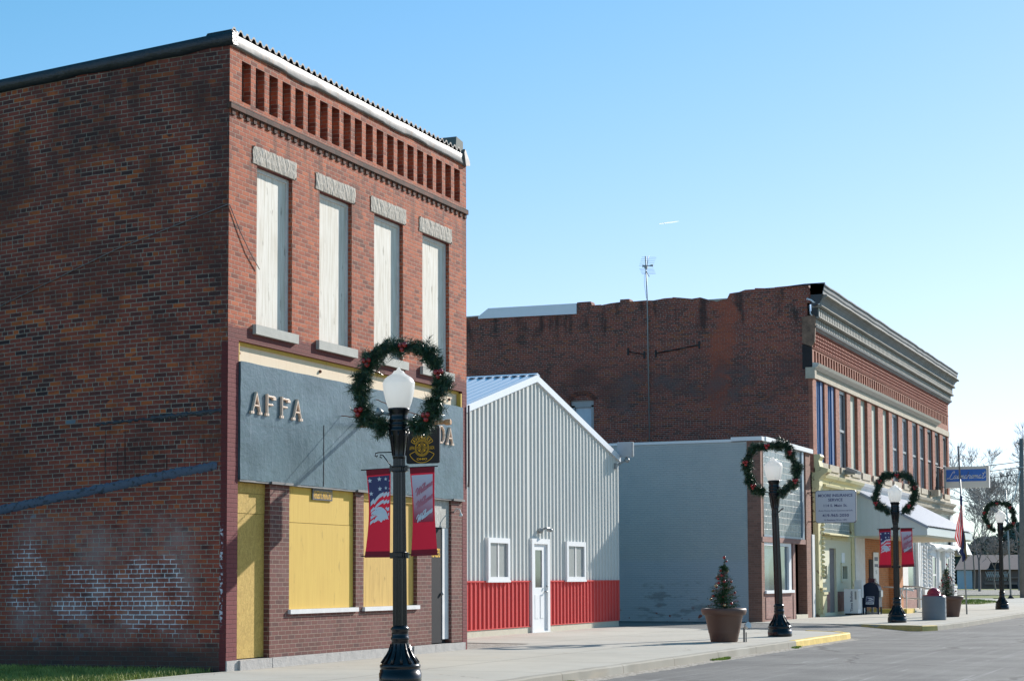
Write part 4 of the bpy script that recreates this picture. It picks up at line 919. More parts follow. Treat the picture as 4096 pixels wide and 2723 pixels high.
b = MB(); b.tube([(-.12, Y4-.14, 10.72), (.04, Y4-.14, 10.66), (.1, Y4-.1, 10.6), (.3, Y4-.06, 10.52)], .035, 6); b.tube([(-.03, Y4-.12, 10.5), (.0, Y4-.13, 10.2), (.05, Y4-.1, 10.14)], .02, 6); b.build('torn_flashing', M_whitesteel, B4)
MB().box(-.33, .012, Y4-.02, Y4-.003, 8.35, 9.2).build('soot_patch', plain('sooty_brick', (.025, .022, .024), .9, var=.3), B4)
MB().box(-.22, .10, Y4-.07, Y4+.2, 8.02, 8.40).build('corner_stone', M_lint, B4)
b = MB(); b.tube([(-6.55, Y4-.02, 9.27), (-5.95, Y4-.03, 9.14)], .02, 5); b.tube([(-5.55, Y4-.03, 9.15), (-3.95, Y4-.02, 9.37)], .022, 5)
for x, z in ((-6.55, 9.27), (-5.95, 9.12), (-5.53, 9.14), (-3.95, 9.37)): b.box(x-.03, x+.03, Y4-.04, Y4-.002, z-.13, z+.13)
b.build('iron_anchor', M_black, B4)
# lower storey: cornice, painted corner column, glass blocks, doors
M_ycol = NT('peeling_cream_paint'); p = M_ycol.pos()[0]; n = M_ycol.noise(p, 3.2, 5, .65)
M_ycol.base(M_ycol.mx(M_ycol.ss(n, .60, .64), M_ycol.mx(M_ycol.noise(p, 1.2, 3), (.66, .60, .34), (.56, .50, .28)), (.24, .17, .10))); M_ycol.b.inputs['Roughness'].default_value = .7; M_ycol.bump(n, .01); M_ycol = M_ycol.m
M_yw = plain('pale_cream_wall', (.62, .60, .45), .7, var=.06)
def corn2(y0, y1, mat, name='shop_cornice'):
    b = MB(); b.prism([(-.05, 4.28), (.10, 4.28), (.14, 4.36), (.26, 4.40), (.28, 4.47), (.14, 4.5), (.16, 4.62), (.26, 4.70), (.30, 4.80), (.10, 4.858), (-.05, 4.858)], 'y', y0, y1); return b.build(name, mat, B4)
corn2(37.9, 44.3, M_ycol); corn2(44.303, 55.4, M_whitew); corn2(55.403, 66.1, plain('stained_stone_cornice', (.42, .38, .31), .8, var=.35, scale=2))
cl = MB(); cl.box(-.1, .14, 37.32, 38.05, 0, .10); cl.box(-.08, .10, 37.4, 37.95, .1, 4.2)
for k in range(12):
    z = .9+.155*k*1.0; cl.ball((.12, 37.95, z+.5), .085, 5, .75)
cl.box(-.05, .2, 37.5, 38.1, .12, .75); cl.box(-.05, .24, 37.5, 38.14, .75, .83); cl.box(-.05, .20, 37.5, 38.1, .9, .98)
cl.prism([(-.08, 4.2), (.14, 4.2), (.18, 4.4), (.16, 4.6), (.26, 4.72), (.46, 4.86), (.48, 4.96), (.2, 5.05), (.16, 5.25), (.24, 5.38), (.2, 5.46), (-.08, 5.46)], 'y', 37.32, 37.86)
cl.build('corner_column', M_ycol, B4)
g1 = MB().box(-.08, -.03, 38.1, 43.0, 2.85, 4.28).build('glass_block_panel', M_gb, B4)
b = MB(); b.prism([(-.05, 2.86), (.02, 2.86), (.34, 2.80), (.34, 2.76), (-.05, 2.78)], 'y', 38.1, 42.6); b.build('shop_awning', M_ycol, B4)
b = MB(); gridwall(b, 'x', -.2, -.02, [38.1, 43.58], [.0, 2.78], [(39.55, 40.62, .1, 2.34), (38.2, 38.95, 1.27, 1.72), (41.45, 42.25, 1.27, 1.72), (38.15, 39.5, .12, .82), (40.75, 43.4, .12, .82)]); b.build('cream_wall', M_yw, B4)
b = MB(); b.box(-.2, -.01, 38.15, 39.5, .12, .82); b.box(-.2, -.01, 40.75, 43.4, .12, .82); b.build('dado', M_pink, B4)
MB().box(-.05, .0, 38.12, 43.5, 2.62, 2.76).build('yellow_head_strip', M_ycol, B4)
MB().box(-.05, .02, 43.1, 43.58, .1, 4.28).build('cream_post', M_ycol, B4)
for a, c in ((38.2, 38.95), (41.45, 42.25)):
    w_ = MB().box(-.19, -.12, a, c, 1.27, 1.72).build('small_window', M_pane, B4)
    b = MB(); gridwall(b, 'x', -.03, .03, [a-.12, c+.12], [1.15, 1.84], [(a, c, 1.27, 1.72)]); b.build('frame', M_yw, w_)
b = MB(); b.box(-.2, -.10, 39.55, 40.62, .1, 2.34); b.box(-.10, -.07, 39.58, 39.62, .12, 2.3); dr4 = b.build('door', M_grey, B4)
for y0, z0, y1, z1 in ((38.35, 1.95, 38.62, 2.12), (41.5, 1.8, 42.0, 2.2)): MB().box(-.02, -.012, y0, y1, z0, z1).build('paper_notice', M_white, B4)
MB().box(-.1, .04, 43.60, 45.35, .0, 4.28).build('white_panel', M_whitew, B4)
b = MB(); b.box(-.15, -.0, 45.35, 51.95, 0, 4.28); b.box(0, .25, 50.2, 51.9, 0, 2.84); ow = b.build('orange_brick_wall', M_orange, B4)
MB().box(-.02, .03, 46.2, 46.9, 1.05, 2.0).build('letter_slot_panel', M_dark, B4)
b = MB().box(.02, .04, 46.95, 47.95, .95, 2.28).build('notice_board', M_white, B4)
f_ = Flat(lambda a, c: (.043, a, c))
for z0, z1 in ((1.95, 2.1), (1.72, 1.83)): f_.poly([(47.1, z0), (47.8, z0), (47.8, z1), (47.1, z1)])
f_.text('S', 47.3, 47.6, 1.45, .14); f_.text('O', 47.25, 47.65, 1.02, .16); f_.build('lettering', plain('notice_ink', (.12, .14, .2), .6), b)
MB().box(-.1, .05, 51.96, 54.2, .8, 2.84).build('white_panel', M_whitew, B4)
MB().box(-.1, -.02, 54.21, 56.4, .8, 2.84).build('shop_window', plain('grey_blue_glass', (.12, .17, .20), .12, var=.3, spec=.8), B4)
MB().box(-.1, .03, 51.96, 56.9, .0, .79).build('dado', M_pink, B4)
b = MB(); b.box(-.1, .1, 56.42, 56.65, 0, 2.84); b.box(-.1, .06, 57.1, 57.3, 0, 2.84); b.build('door_post', M_white, B4)
b = MB(); b.box(-.15, -.02, 56.66, 57.09, 0, 2.84); b.box(-.15, -.03, 51.96, 57.4, 2.845, 4.27); b.build('shop_infill', M_yw, B4)
def column(y0, y1, mat):
    b = MB(); b.box(-.1, .06, y0, y1, 0, 4.26)
    for k in range(11): b.ball((.08, (y0+y1)/2, .95+.17*k), .10, 5, .8)
    b.box(-.05, .18, y0-.02, y1+.02, 0, .8); b.box(-.05, .2, y0-.04, y1+.04, .8, .88); b.box(-.05, .16, y0, y1, 2.84, 3.0)
    b.build('cast_iron_column', mat, B4)
column(57.5, 58.4, M_whitew); column(58.9, 59.7, M_whitew); column(65.5, 66.4, M_whitew)
MB().box(-.1, -.0, 58.42, 58.88, 0, 4.26).build('white_panel', M_whitew, B4)
def siding(y0, y1):
    b = MB(); n = 17
    g = []
    for i in range(n): g += [[(.0+.028, y, .1+.145*i) for y in (y0, y1)], [(.0, y, .1+.145*(i+1)-.004) for y in (y0, y1)]]
    b.quadmesh(g, False); b.face([(.03, y1, .1), (0, y1, .1), (0, y1, 2.55), (.03, y1, 2.55)]); return b.build('lap_siding', M_white, B4, fix=False)
siding(59.75, 61.75); siding(63.5, 65.45)
MB().box(-.12, -.01, 61.76, 63.49, .0, 2.56).build('door', plain('beige_door', (.56, .53, .46), .6), B4)
for a, c in ((60.25, 61.1), (64.2, 64.95)):
    w_ = MB().box(.02, .05, a, c, .6, 2.2).build('narrow_window', M_wg, B4)
    b = MB(); gridwall(b, 'x', .02, .08, [a-.12, c+.12], [.5, 2.3], [(a, c, .6, 2.2)]); b.box(.05, .07, a, c, 1.38, 1.45); b.build('frame', M_whitew, w_)
b = MB(); b.box(-.05, .12, 61.7, 61.82, 0, 2.56); b.box(-.05, .12, 63.44, 63.56, 0, 2.56); b.build('door_frame', M_white, B4)
g = []; rnd = random.Random(31); b = MB()
for i in range(31):
    y = 59.6+6.3*i/30; w_ = .05*math.sin(y*2.6); g.append([(.0, y, 2.84), (.30, y, 2.76+w_*.3), (.36, y, 2.60+w_), (.05, y, 2.52+w_)])
b.quadmesh(g, True); b.face(g[0]); b.build('rolled_awning', M_white, B4, fix=False)
MB().box(-.08, -.02, 59.72, 65.48, 2.85, 4.27).build('glass_block_panel', M_gb, B4)
# canopy over the entrance
CY0, CY1, CX = 43.6, 54.6, 2.62
M_can = plain('white_canopy_metal', (.62, .66, .66), .4, .1, var=.04); M_canr = plain('grey_blue_canopy_roof', (.33, .36, .43), .5, .0, var=.08)
b = MB(); b.face([(.05, CY0, 2.84), (CX, CY0, 2.84), (CX, CY0, 3.14), (.05, CY0, 4.5)])
for i in range(1, 12):
    x = .05+.22*i; z = 4.5-(x-.05)*(4.5-3.14)/(CX-.05); b.box(x-.012, x+.012, CY0-.012, CY0-.001, 2.845, z-.02)
b.build('canopy_gable', M_can, B4, fix=False); b = MB(); b.face([(.05, CY1, 2.84), (CX, CY1, 2.84), (CX, CY1, 3.14), (.05, CY1, 4.5)]); b.build('canopy_gable', M_can, B4, fix=False)
b = MB(); g = [[], []]
for i in range(34*4):
    y = CY0-.08+(CY1-CY0+.16)*i/(34*4-1); h = .03 if i % 4 in (1, 2) else 0; g[0].append((.05, y, 4.56+h)); g[1].append((CX+.1, y, 3.16+h))
b.quadmesh(g, False); b.face([(.05, CY0-.08, 4.56), (.05, CY0-.08, 4.46), (CX+.1, CY0-.08, 3.06), (CX+.1, CY0-.08, 3.16)]); b.build('canopy_roof', M_canr, B4, fix=False)
b = MB(); b.box(CX, CX+.05, CY0-.01, CY1, 2.84, 3.13); b.build('canopy_fascia', M_can, B4)
MB().box(.05, CX-.002, CY0+.002, CY1, 2.78, 2.838).build('canopy_soffit', plain('cream_soffit', (.62, .56, .42), .6), B4)
b = MB(); b.prism([(.1, 3.3), (1.15, 2.25), (1.15, 2.15), (.95, 2.15), (.1, 2.2)], 'y', 67.4, 70.) if False else None
fl_ = MB(); fl_.box(.05, .35, 41.9, 42.3, 5.02, 5.2); fl_.prism([(.1, 5.15), (.5, 5.02), (.55, 5.12), (.15, 5.28)], 'y', 41.8, 42.5); fl_.build('wall_floodlight', M_greym, B4)
MB().box(.1, .45, 59.9, 60.4, 4.98, 5.25).build('wall_floodlight', M_lint, B4)

# signs on building 4
SG = thing('hanging_shop_sign', 'white insurance office sign with blue letters beside the small grey shop', 'sign', (.28, 36.3, 3.6))
b = MB(); rr = .08; pts = []
for cx_, cz_, a0 in ((1.60-rr, 4.17-rr, 0), (.28+rr, 4.17-rr, 90), (.28+rr, 3.12+rr, 180), (1.60-rr, 3.12+rr, 270)):
    pts += [(cx_+rr*math.cos(R(a0+a)), cz_+rr*math.sin(R(a0+a))) for a in (0, 22, 45, 68, 90)]
b.prism(pts, 'y', 36.28, 36.42); sb = b.build('sign_board', plain('dull_white_enamel', (.60, .60, .66), .3, var=.03), SG)
cxm = .94; pts2 = [((x-cxm)*1.022+cxm, (z-3.645)*1.03+3.645) for x, z in pts]; b = MB(); b.prism(pts2, 'y', 36.30, 36.40); b.build('sign_rim', plain('dark_sign_rim', (.10, .09, .10), .4), SG)
f_ = Flat(lambda a, c: (a, 36.276, c))
for t, w_, z, h, bo in (('MOORE INSURANCE', 1.14, 3.965, .095, .02), ('SERVICE', .48, 3.82, .095, .02), ('114 S. Main St.', .78, 3.64, .085, .016), ('Auto-Home-Farm-Commercial-Life', 1.13, 3.49, .05, .008), ('419-965-2050', .88, 3.31, .095, .02), ('In Business Since 1891', .74, 3.18, .055, .008)):
    f_.text(t, cxm-w_/2, cxm+w_/2, z, h, bo)
f_.build('lettering', plain('blue_grey_ink', (.07, .08, .20), .5), sb)
b = MB(); b.tube([(-.05, 36.35, 4.12), (.3, 36.35, 4.12)], .018, 6); b.tube([(-.05, 36.35, 3.16), (.3, 36.35, 3.16)], .018, 6); b.tube([(.0, 36.35, 4.1), (.22, 36.35, 3.95)], .01, 5); b.build('bracket', M_black, SG)
LS = thing('light_box_sign', 'white and blue light box sign at the far end of the brick block', 'sign', (.12, 64., 5.9))
bx = MB().box(.14, 2.12, 63.85, 64.15, 5.50, 6.50).build('sign_case', plain('cream_light_box', (.80, .76, .68), .4, var=.03), LS)
MB().box(.10, .14, 63.8, 64.2, 5.48, 6.52).build('end_plate', M_greym, bx); MB().box(2.12, 2.15, 63.82, 64.18, 5.48, 6.52).build('end_plate', M_whitew, bx)
MB().box(.18, 2.02, 63.83, 63.849, 5.80, 6.36).build('blue_face', plain('deep_blue_face', (.02, .17, .60), .3), bx)
f_ = Flat(lambda a, c: (a, 63.826, c)); script(f_, 'Laundromat', .28, 1.92, 5.93, .155, .028); f_.build('lettering', M_white, bx)
b = MB(); b.tube([(.1, 64.3, 6.42), (-.02, 62.0, 6.42), (-.02, 61.6, 6.3), (-.02, 61.6, 5.45), (.1, 64.2, 5.55)], .02, 6); b.tube([(.0, 64, 6.45), (.14, 64, 6.45)], .03, 6); b.build('bracket', M_black, LS)

# TV aerial standing against the side wall of the brick block
AN = thing('tv_aerial', 'tall thin television aerial on a mast at the top of the brick side wall', 'aerial', (-5.8, Y4-.1, 5.6))
MB().tube([(-5.76, Y4-.1, 5.5), (-5.80, Y4-.1, 11.1), (-5.85, Y4-.1, 12.60)], .022, 6).build('mast', M_greym, AN)
b = MB(); b.tube([(-5.83, Y4-.1, 12.1), (-5.73, Y4-.12, 12.6)], .014, 5); b.tube([(-5.82, Y4-.1, 12.05), (-5.71, Y4-.12, 11.86)], .014, 5)
for k in range(6): b.tube([(-5.98-.022*k, Y4-.12-.0*k, 12.57-.062*k), (-5.47-.022*k, Y4-.05, 12.53-.062*k)], .0045, 4)
for k in range(5): b.tube([(-6.07+.022*k, Y4-.12, 12.16-.048*k), (-5.57+.02*k, Y4-.05, 12.15-.048*k)], .0045, 4)
b.build('elements', M_greym, AN)
b = MB(); b.prism([(-5.95, 12.29), (-5.95, 12.20), (-5.83, 12.235), (-5.7, 12.23), (-5.56, 12.19), (-5.56, 12.28), (-5.7, 12.25), (-5.83, 12.26)], 'y', Y4-.16, Y4-.13); b.box(-5.88, -5.78, Y4-.16, Y4-.06, 12.16, 12.24); b.build('reflector', M_greym, AN)
MB().tube([(-5.84, Y4-.1, 12.1), (-5.9, Y4-.1, 11.9), (-5.9, Y4-.1, 11.6), (-5.83, Y4-.1, 11.1)], .005, 4).build('cable', M_black, AN)

# ============================================================ STREET LAMPS, WREATHS, BANNERS
M_globe = NT('white_globe'); M_globe.base((.9, .9, .88)); M_globe.b.inputs['Roughness'].default_value = .35
tr = M_globe.n('BsdfTranslucent'); tr.inputs[0].default_value = (1, .99, .97, 1); ms_ = M_globe.n('MixShader'); ms_.inputs[0].default_value = .62
M_globe.l(M_globe.b.outputs[0], ms_.inputs[1]); M_globe.l(tr.outputs[0], ms_.inputs[2]); M_globe.l(ms_.outputs[0], M_globe.o.inputs[0]); M_globe = M_globe.m
def make_lamp(label, x, y, scroll=True):
    L = thing('street_lamp', label, 'street lamp', (x, y, 0), 'acorn street lamps along the kerb')
    b = MB()
    b.lathe([(.265, 0), (.272, .02), (.272, .13), (.262, .135), (.262, .165), (.25, .175), (.255, .19), (.262, .2), (.262, .225), (.248, .24), (.225, .25), (.215, .27), (.17, .33), (.135, .40), (.115, .47), (.11, .50), (.11, .54), (.118, .55), (.118, .58), (.108, .59), (.108, .66), (.118, .67), (.122, .69), (.105, .71), (.09, .73)], x, y, 32)
    for k in range(12):
        a = 2*math.pi*k/12; c, s = math.cos(a), math.sin(a)
        b.tube([(x+.235*c, y+.235*s, .25), (x+.185*c, y+.185*s, .33), (x+.142*c, y+.142*s, .41), (x+.118*c, y+.118*s, .5)], [.022, .018, .012, .006], 5)
    b.build('lamp_base', M_lampblk, L)
    b = MB(); b.lathe([(.092, .72), (.088, 1.6), (.078, 2.86)], x, y, 32, flute=(.5, 3.0, .10), smooth=False); b.build('shaft', M_lampblk, L)
    b = MB(); b.lathe([(.08, 2.86), (.085, 2.88), (.085, 2.9), (.082, 2.92), (.108, 3.14), (.125, 3.19), (.135, 3.22), (.135, 3.245), (.115, 3.26), (.13, 3.29), (.132, 3.31), (.115, 3.325), (.128, 3.345), (.13, 3.37), (.12, 3.39), (.118, 3.44), (.13, 3.47), (.142, 3.49), (.142, 3.51), (.12, 3.52)], x, y, 28)
    for k in range(8):
        a = 2*math.pi*(k+.5)/8; c, s = math.cos(a), math.sin(a)
        b.tube([(x+.086*c, y+.086*s, 2.9), (x+.112*c, y+.112*s, 3.15), (x+.125*c, y+.125*s, 3.21)], [.007, .012, .012], 5)
    b.build('capital', M_lampblk, L)
    b = MB(); b.lathe([(.115, 3.50), (.13, 3.512), (.148, 3.545), (.168, 3.60), (.186, 3.67), (.199, 3.74), (.206, 3.81), (.208, 3.835), (.206, 3.852), (.197, 3.862), (.196, 3.87), (.183, 3.893), (.16, 3.916), (.13, 3.935), (.103, 3.95), (.083, 3.966), (.071, 3.985), (.062, 3.998), (.045, 4.004), (.03, 4.012), (.02, 4.03), (.01, 4.045), (.002, 4.047)], x, y, 36); b.build('globe', M_globe, L, fix=True)
    return L
lampP = [(3.65, -1.73), (3.78, 17.4), (3.95, 30.6), (4.03, 53.)]
lamps = [make_lamp('nearest black street lamp, in front of the blue sign band', *lampP[0])]
for (x, y), lb in zip(lampP[1:], ('black street lamp without banners beside the large potted tree near the grey painted shop', 'black street lamp carrying banners in front of the white entrance canopy', 'farthest black street lamp, beyond the flagpole and in front of the bare trees')):
    c = copy_tree(lamps[0]); c.location = (x, y, 0); c['label'] = lb; lamps.append(c)
lamps[1].rotation_euler = (0, -.026, 0); lamps[0].rotation_euler = (0, -.006, 0)
# little arms: scroll bracket + banner rods on lamps 1 and 3, short stub on 2 and 4
def banner_rods(L, x, y):
    b = MB()
    for s in (-1, 1):
        for z, ln in ((2.745, .55), (1.63, .55)):
            b.tube([(x+s*.07, y, z), (x+s*ln, y, z+(.006 if s > 0 else -.01))], .008, 6); b.box(x+s*.07, x+s*.13, y-.02, y+.02, z-.045, z+.03)
    for z in (1.60, 1.66, 2.70, 2.76): b.lathe([(.092, z-.008), (.094, z), (.092, z+.008)], x, y, 20)
    b.build('banner_bracket', M_lampblk, L)
banner_rods(lamps[0], *lampP[0]); banner_rods(lamps[2], *lampP[2])
x, y = lampP[0]
b = MB(); b.tube([(x-.07, y, 2.952), (x-.30, y, 2.955), (x-.34, y, 2.945), (x-.345, y, 2.915), (x-.325, y, 2.90), (x-.31, y, 2.92)], .008, 6)
b.tube([(x-.07, y, 2.72), (x-.235, y, 2.92), (x-.27, y, 2.925), (x-.275, y, 2.895), (x-.25, y, 2.885)], .008, 6); b.build('scroll_arm', M_lampblk, lamps[0])
b = MB(); b.tube([(x-.12, y-.03, 3.44), (x-.2, y-.05, 3.46)], .022, 6); b.tube([(x-.2, y-.05, 3.46), (x-.235, y-.06, 3.465), (x-.285, y-.08, 3.48)], [.02, .05, .062], 12); b.build('spotlight', M_greym, lamps[0])
for i in (1, 3):
    x, y = lampP[i]; b = MB(); b.tube([(x+.06, y, 2.78), (x+.16, y, 2.86), (x+.2, y, 2.88)], .014, 5); b.lathe([(.088, 2.74), (.09, 2.75), (.088, 2.76)], x, y, 16); b.lathe([(.088, 2.69), (.09, 2.7), (.088, 2.71)], x, y, 16); b.build('bracket_stub', M_lampblk, lamps[i])

# wreath: a ring of tinsel fir with clusters of red balls, open where the post passes
def needle_mat(name, c0, c1, sheen=True):
    m = NT(name); p = m.pos()[0]; n = m.noise(p, 22., 2); m.base(m.mx(m.ss(n, .3, .7), c0, c1)); m.b.inputs['Roughness'].default_value = .32; m.b.inputs['Specular IOR Level'].default_value = .6; return m.m
M_fir = needle_mat('tinsel_fir', (.014, .055, .034), (.04, .085, .03))
M_red = plain('red_ball', (.36, .012, .012), .25, var=.2, coat=.5)
WP = [(3.46, 3.25), (3.31, 3.33), (3.17, 3.42), (3.12, 3.58), (3.1, 3.76), (3.14, 3.93), (3.24, 4.1), (3.32, 4.23), (3.51, 4.29), (3.73, 4.29), (4.02, 4.24), (4.17, 4.1), (4.25, 3.88), (4.25, 3.73), (4.17, 3.55), (4.11, 3.4), (4.02, 3.3), (3.88, 3.24)]
def tuft(b, p, d, L, n, rnd, w=.0035, spread=.9):
    d = d.normalized(); a = d.cross(Vector((.3, .5, .8))).normalized(); c = d.cross(a)
    for k in range(n):
        t = rnd.random(); th = rnd.uniform(0, 6.283); q = p + d*(t*L*.8)
        nd = (d*rnd.uniform(.25, .8) + (a*math.cos(th)+c*math.sin(th))*spread).normalized()*L*rnd.uniform(.38, .62)
        sdv = nd.cross(Vector((rnd.uniform(-1, 1), rnd.uniform(-1, 1), rnd.uniform(-1, 1)))).normalized()*w
        b.face([q-sdv, q+sdv, q+nd])
def make_wreath(label, x, y, seed, mirror=1, rotk=0.):
    rnd = random.Random(seed)
    Wt = thing('wreath', label, 'wreath', (x, y, 3.75), 'lit fir wreaths mounted on the street lamps')
    P = [Vector((x+(a-3.65)*mirror, y-.06, c)) for a, c in WP]
    ctr = Vector((x, y-.06, 3.76))
    if rotk: P = [ctr + Vector(((p-ctr).x, 0, (p-ctr).z*(1+.04*rotk)))*(1+.03*math.sin(i*1.7+seed)) for i, p in enumerate(P)]
    Q = []
    for i in range(len(P)-1):
        for j in range(5):
            t = j/5; a, b_, c, d = P[max(i-1, 0)], P[i], P[i+1], P[min(i+2, len(P)-1)]
            Q.append(.5*((2*b_)+(c-a)*t+(2*a-5*b_+4*c-d)*t*t+(3*b_-a-3*c+d)*t**3))
    Q.append(P[-1]); b = MB()
    for i, q in enumerate(Q):
        tg = (Q[min(i+1, len(Q)-1)]-Q[max(i-1, 0)]).normalized(); rad = Vector((q.x-ctr.x, 0, q.z-ctr.z)).normalized()
        fat = 1+.28*math.sin(i*.62+seed)+.2*math.sin(i*1.9)
        for k in range(11):
            th = rnd.uniform(0, 6.283); dv = (rad*math.cos(th)+Vector((0, 1, 0))*math.sin(th)*.8 + tg*rnd.uniform(-.7, .7))
            tuft(b, q+Vector((rnd.gauss(0, .012), rnd.gauss(0, .012), rnd.gauss(0, .012))), dv, (.138 if seed == 1 else .132)*fat*rnd.uniform(.7, 1.2), 38, rnd, .0042)
    b.build('fir_garland', M_fir, Wt, fix=False)
    MB().tube(Q, .055, 8).build('garland_core', plain('dark_green_core', (.012, .028, .018), .8) if seed == 1 else bpy.data.materials['dark_green_core'], Wt)
    for (a, c) in ((3.75, 4.29), (3.23, 4.12), (3.11, 3.48), (4.26, 3.92), (4.08, 3.38)):
        p = Vector((x+(a-3.65)*mirror, y-.15, c)); b = MB()
        for dx, dz in ((-.035, .02), (.035, .025), (0, -.035)): b.ball((p.x+dx+rnd.uniform(-.01, .01), p.y+rnd.uniform(-.01, .01), p.z+dz), .036, 7)
        b.build('berry_cluster', M_red, Wt)
    MB().tube([(x-.18, y-.05, 3.26), (x, y-.09, 3.22), (x+.2, y-.05, 3.26)], .012, 6).build('mounting_bar', M_lampblk, Wt)
    return Wt
wr = [make_wreath('large looking fir wreath with red balls around the nearest lamp globe', *lampP[0], 1)]
wr.append(make_wreath('green wreath with red balls on the lamp in front of the glass block panel', lampP[1][0]-.1, lampP[1][1], 2, -1, 1))
wr.append(make_wreath('green wreath with red balls on the lamp before the white canopy', lampP[2][0], lampP[2][1], 3, 1, 1))
wr.append(make_wreath('small looking wreath on the farthest lamp, seen against bare trees and sky', lampP[3][0], lampP[3][1], 4, -1, .5))

# banners
def backlit(name, col, k=.4):
    m = NT(name); m.base(col); m.b.inputs['Roughness'].default_value = .7; t_ = m.n('BsdfTranslucent'); t_.inputs[0].default_value = (*col, 1); x_ = m.n('MixShader'); x_.inputs[0].default_value = k
    m.l(m.b.outputs[0], x_.inputs[1]); m.l(t_.outputs[0], x_.inputs[2]); m.l(x_.outputs[0], m.o.inputs[0]); return m.m
M_cloth = backlit('crimson_banner_cloth', (.33, .008, .026), .26); M_hem = backlit('dark_crimson_hem', (.24, .006, .02), .2)
M_navy = plain('navy_print', (.035, .04, .13), .6, var=.04); M_printw = plain('white_print', (.62, .66, .72), .55, var=.03); M_pinkp = plain('rose_print', (.50, .16, .22), .6, var=.03)
mg = NT('fading_print'); _, gu, gv = mg.uv(); mg.base(mg.ramp(gv, [(0., (.36, .012, .035)), (.12, (.42, .06, .10)), (.45, (.55, .34, .42)), (1., (.60, .58, .66))])); mg.b.inputs['Roughness'].default_value = .6; M_grad = mg.m
def banner(x, y, side, label, kind):
    """side -1 left of the post, +1 right; local coords s 0..1 left-right, t 0..1 top-down"""
    x0, x1 = (x-.49, x-.135) if side < 0 else (x+.135, x+.49)
    zt, zb = 2.74, 1.61
    T = thing('banner', label, 'banner', ((x0+x1)/2, y, zt), 'welcome and eagle banners on the lamp posts')
    def mp(s, t, off=0.):
        pin = .035*math.sin(math.pi*min(t*1.0, 1))*(1 if side < 0 else .6)
        xa = x0+pin*1.0+(-.02 if side < 0 else .02)*t; xb = x1-(pin*.15 if side < 0 else pin*.9)+(0. if side < 0 else .04)*t
        if side < 0: xb = x1-.01*t
        return (xa+(xb-xa)*s, y-.006-off+.03*math.sin(math.pi*t)*math.sin(1.2+2*s), zt-(zt-zb)*t+(.012*s if side > 0 else -.012+.02*s*(1-t)))
    def sheet_(s0, s1, t0, t1, off, mat, name, n=24, uv=False):
        b = MB(); b.quadmesh([[mp(s0+(s1-s0)*i/8, t0+(t1-t0)*j/n, off) for i in range(9)] for j in range(n+1)], True)
        o = b.build(name, mat, T if name != 'x' else None, fix=False, uvf=(lambda c, p: ((c.x-x0)/(x1-x0), 1-((zt-c.z)/(zt-zb)-t0)/(t1-t0))) if uv else None); return o
    cl = sheet_(0, 1, 0, 1, 0, M_cloth, 'cloth')
    sheet_(0, 1, 0, .065, .003, M_hem, 'hem', 3); sheet_(0, 1, .93, 1, .003, M_hem, 'hem', 3)
    if kind == 'eagle':
        W0, H0 = 345., 1212.
        def dense(pts):
            Q = []
            for i in range(len(pts)):
                a, c = pts[i], pts[(i+1) % len(pts)]; n = max(1, int(math.hypot(c[0]-a[0], c[1]-a[1])/25)); Q += [(a[0]+(c[0]-a[0])*j/n, a[1]+(c[1]-a[1])*j/n) for j in range(n)]
            return Q
        def F(off): return Flat(lambda a, c: mp((a-170)/W0, (c-100)/H0, off))
        f_ = F(.006)
        for i in range(6):
            xa = 188+52*i; xb = min(xa+52, 503)
            bot = lambda q: 600-(q-205)*1.0 if q < 380 else 425
            f_.poly(dense([(xa, 198), (xb, 194), (xb, bot(xb)), (xa, bot(xa))]))
        f_.build('star_field', M_navy, cl)
        f_ = F(.010)
        for cx_, cy_, r_ in ((213, 250, 36), (352, 238, 36), (446, 245, 27), (498, 272, 12), (218, 430, 36), (355, 372, 36), (448, 367, 26), (498, 380, 12)):
            f_.poly([(cx_+(r_ if k % 2 == 0 else r_*.4)*math.cos(R(-90+36*k)), cy_+(r_ if k % 2 == 0 else r_*.4)*math.sin(R(-90+36*k))) for k in range(10)])
        for st in (
            [(205, 545), (250, 497), (262, 525), (300, 480), (350, 440), (410, 420), (412, 442), (440, 425), (468, 415), (463, 440), (503, 418), (503, 470), (470, 492), (462, 462), (412, 500), (405, 468), (340, 500), (300, 535), (258, 585), (250, 560), (203, 602)],
            [(205, 655), (250, 612), (256, 632), (300, 580), (350, 545), (410, 517), (412, 545), (465, 520), (460, 545), (502, 530), (502, 570), (470, 583), (462, 565), (412, 592), (405, 565), (350, 590), (310, 612), (275, 645), (252, 655), (205, 690)],
            [(435, 640), (465, 618), (462, 640), (502, 628), (502, 675), (474, 682)],
            [(205, 742), (250, 733), (285, 742), (245, 762), (205, 790)], [(200, 820), (250, 780), (258, 800), (245, 825), (200, 865)], [(480, 715), (500, 700), (500, 750), (488, 745)],
            [(212, 700), (230, 680), (262, 662), (285, 632), (320, 617), (370, 622), (415, 645), (450, 680), (475, 730), (494, 800), (470, 790), (455, 797), (440, 785), (430, 808), (405, 800), (388, 815), (378, 832), (358, 825), (350, 808), (330, 812), (325, 795), (305, 812), (275, 825), (265, 835), (248, 828), (262, 790), (280, 765), (300, 744), (320, 736), (290, 740), (250, 727), (225, 732), (213, 720)]):
            f_.poly(dense(st))
        f_.build('eagle_and_stripes', M_printw, cl)
        f_ = F(.013); f_.stroke([(225, 716), (262, 717), (295, 724), (326, 714)], 5); f_.stroke([(305, 668), (322, 660), (342, 664)], 5); f_.stroke([(288, 652), (300, 680), (292, 706)], 4); f_.build('eagle_outline', M_navy, cl)
    else:
        sheet_(.05, .93, .085, .62, .006, M_grad, 'fading_panel', uv=True)
        Fw = lambda off: Flat(lambda a, c: mp((a-765)/365., (100-c+0)/1212.+0, off))
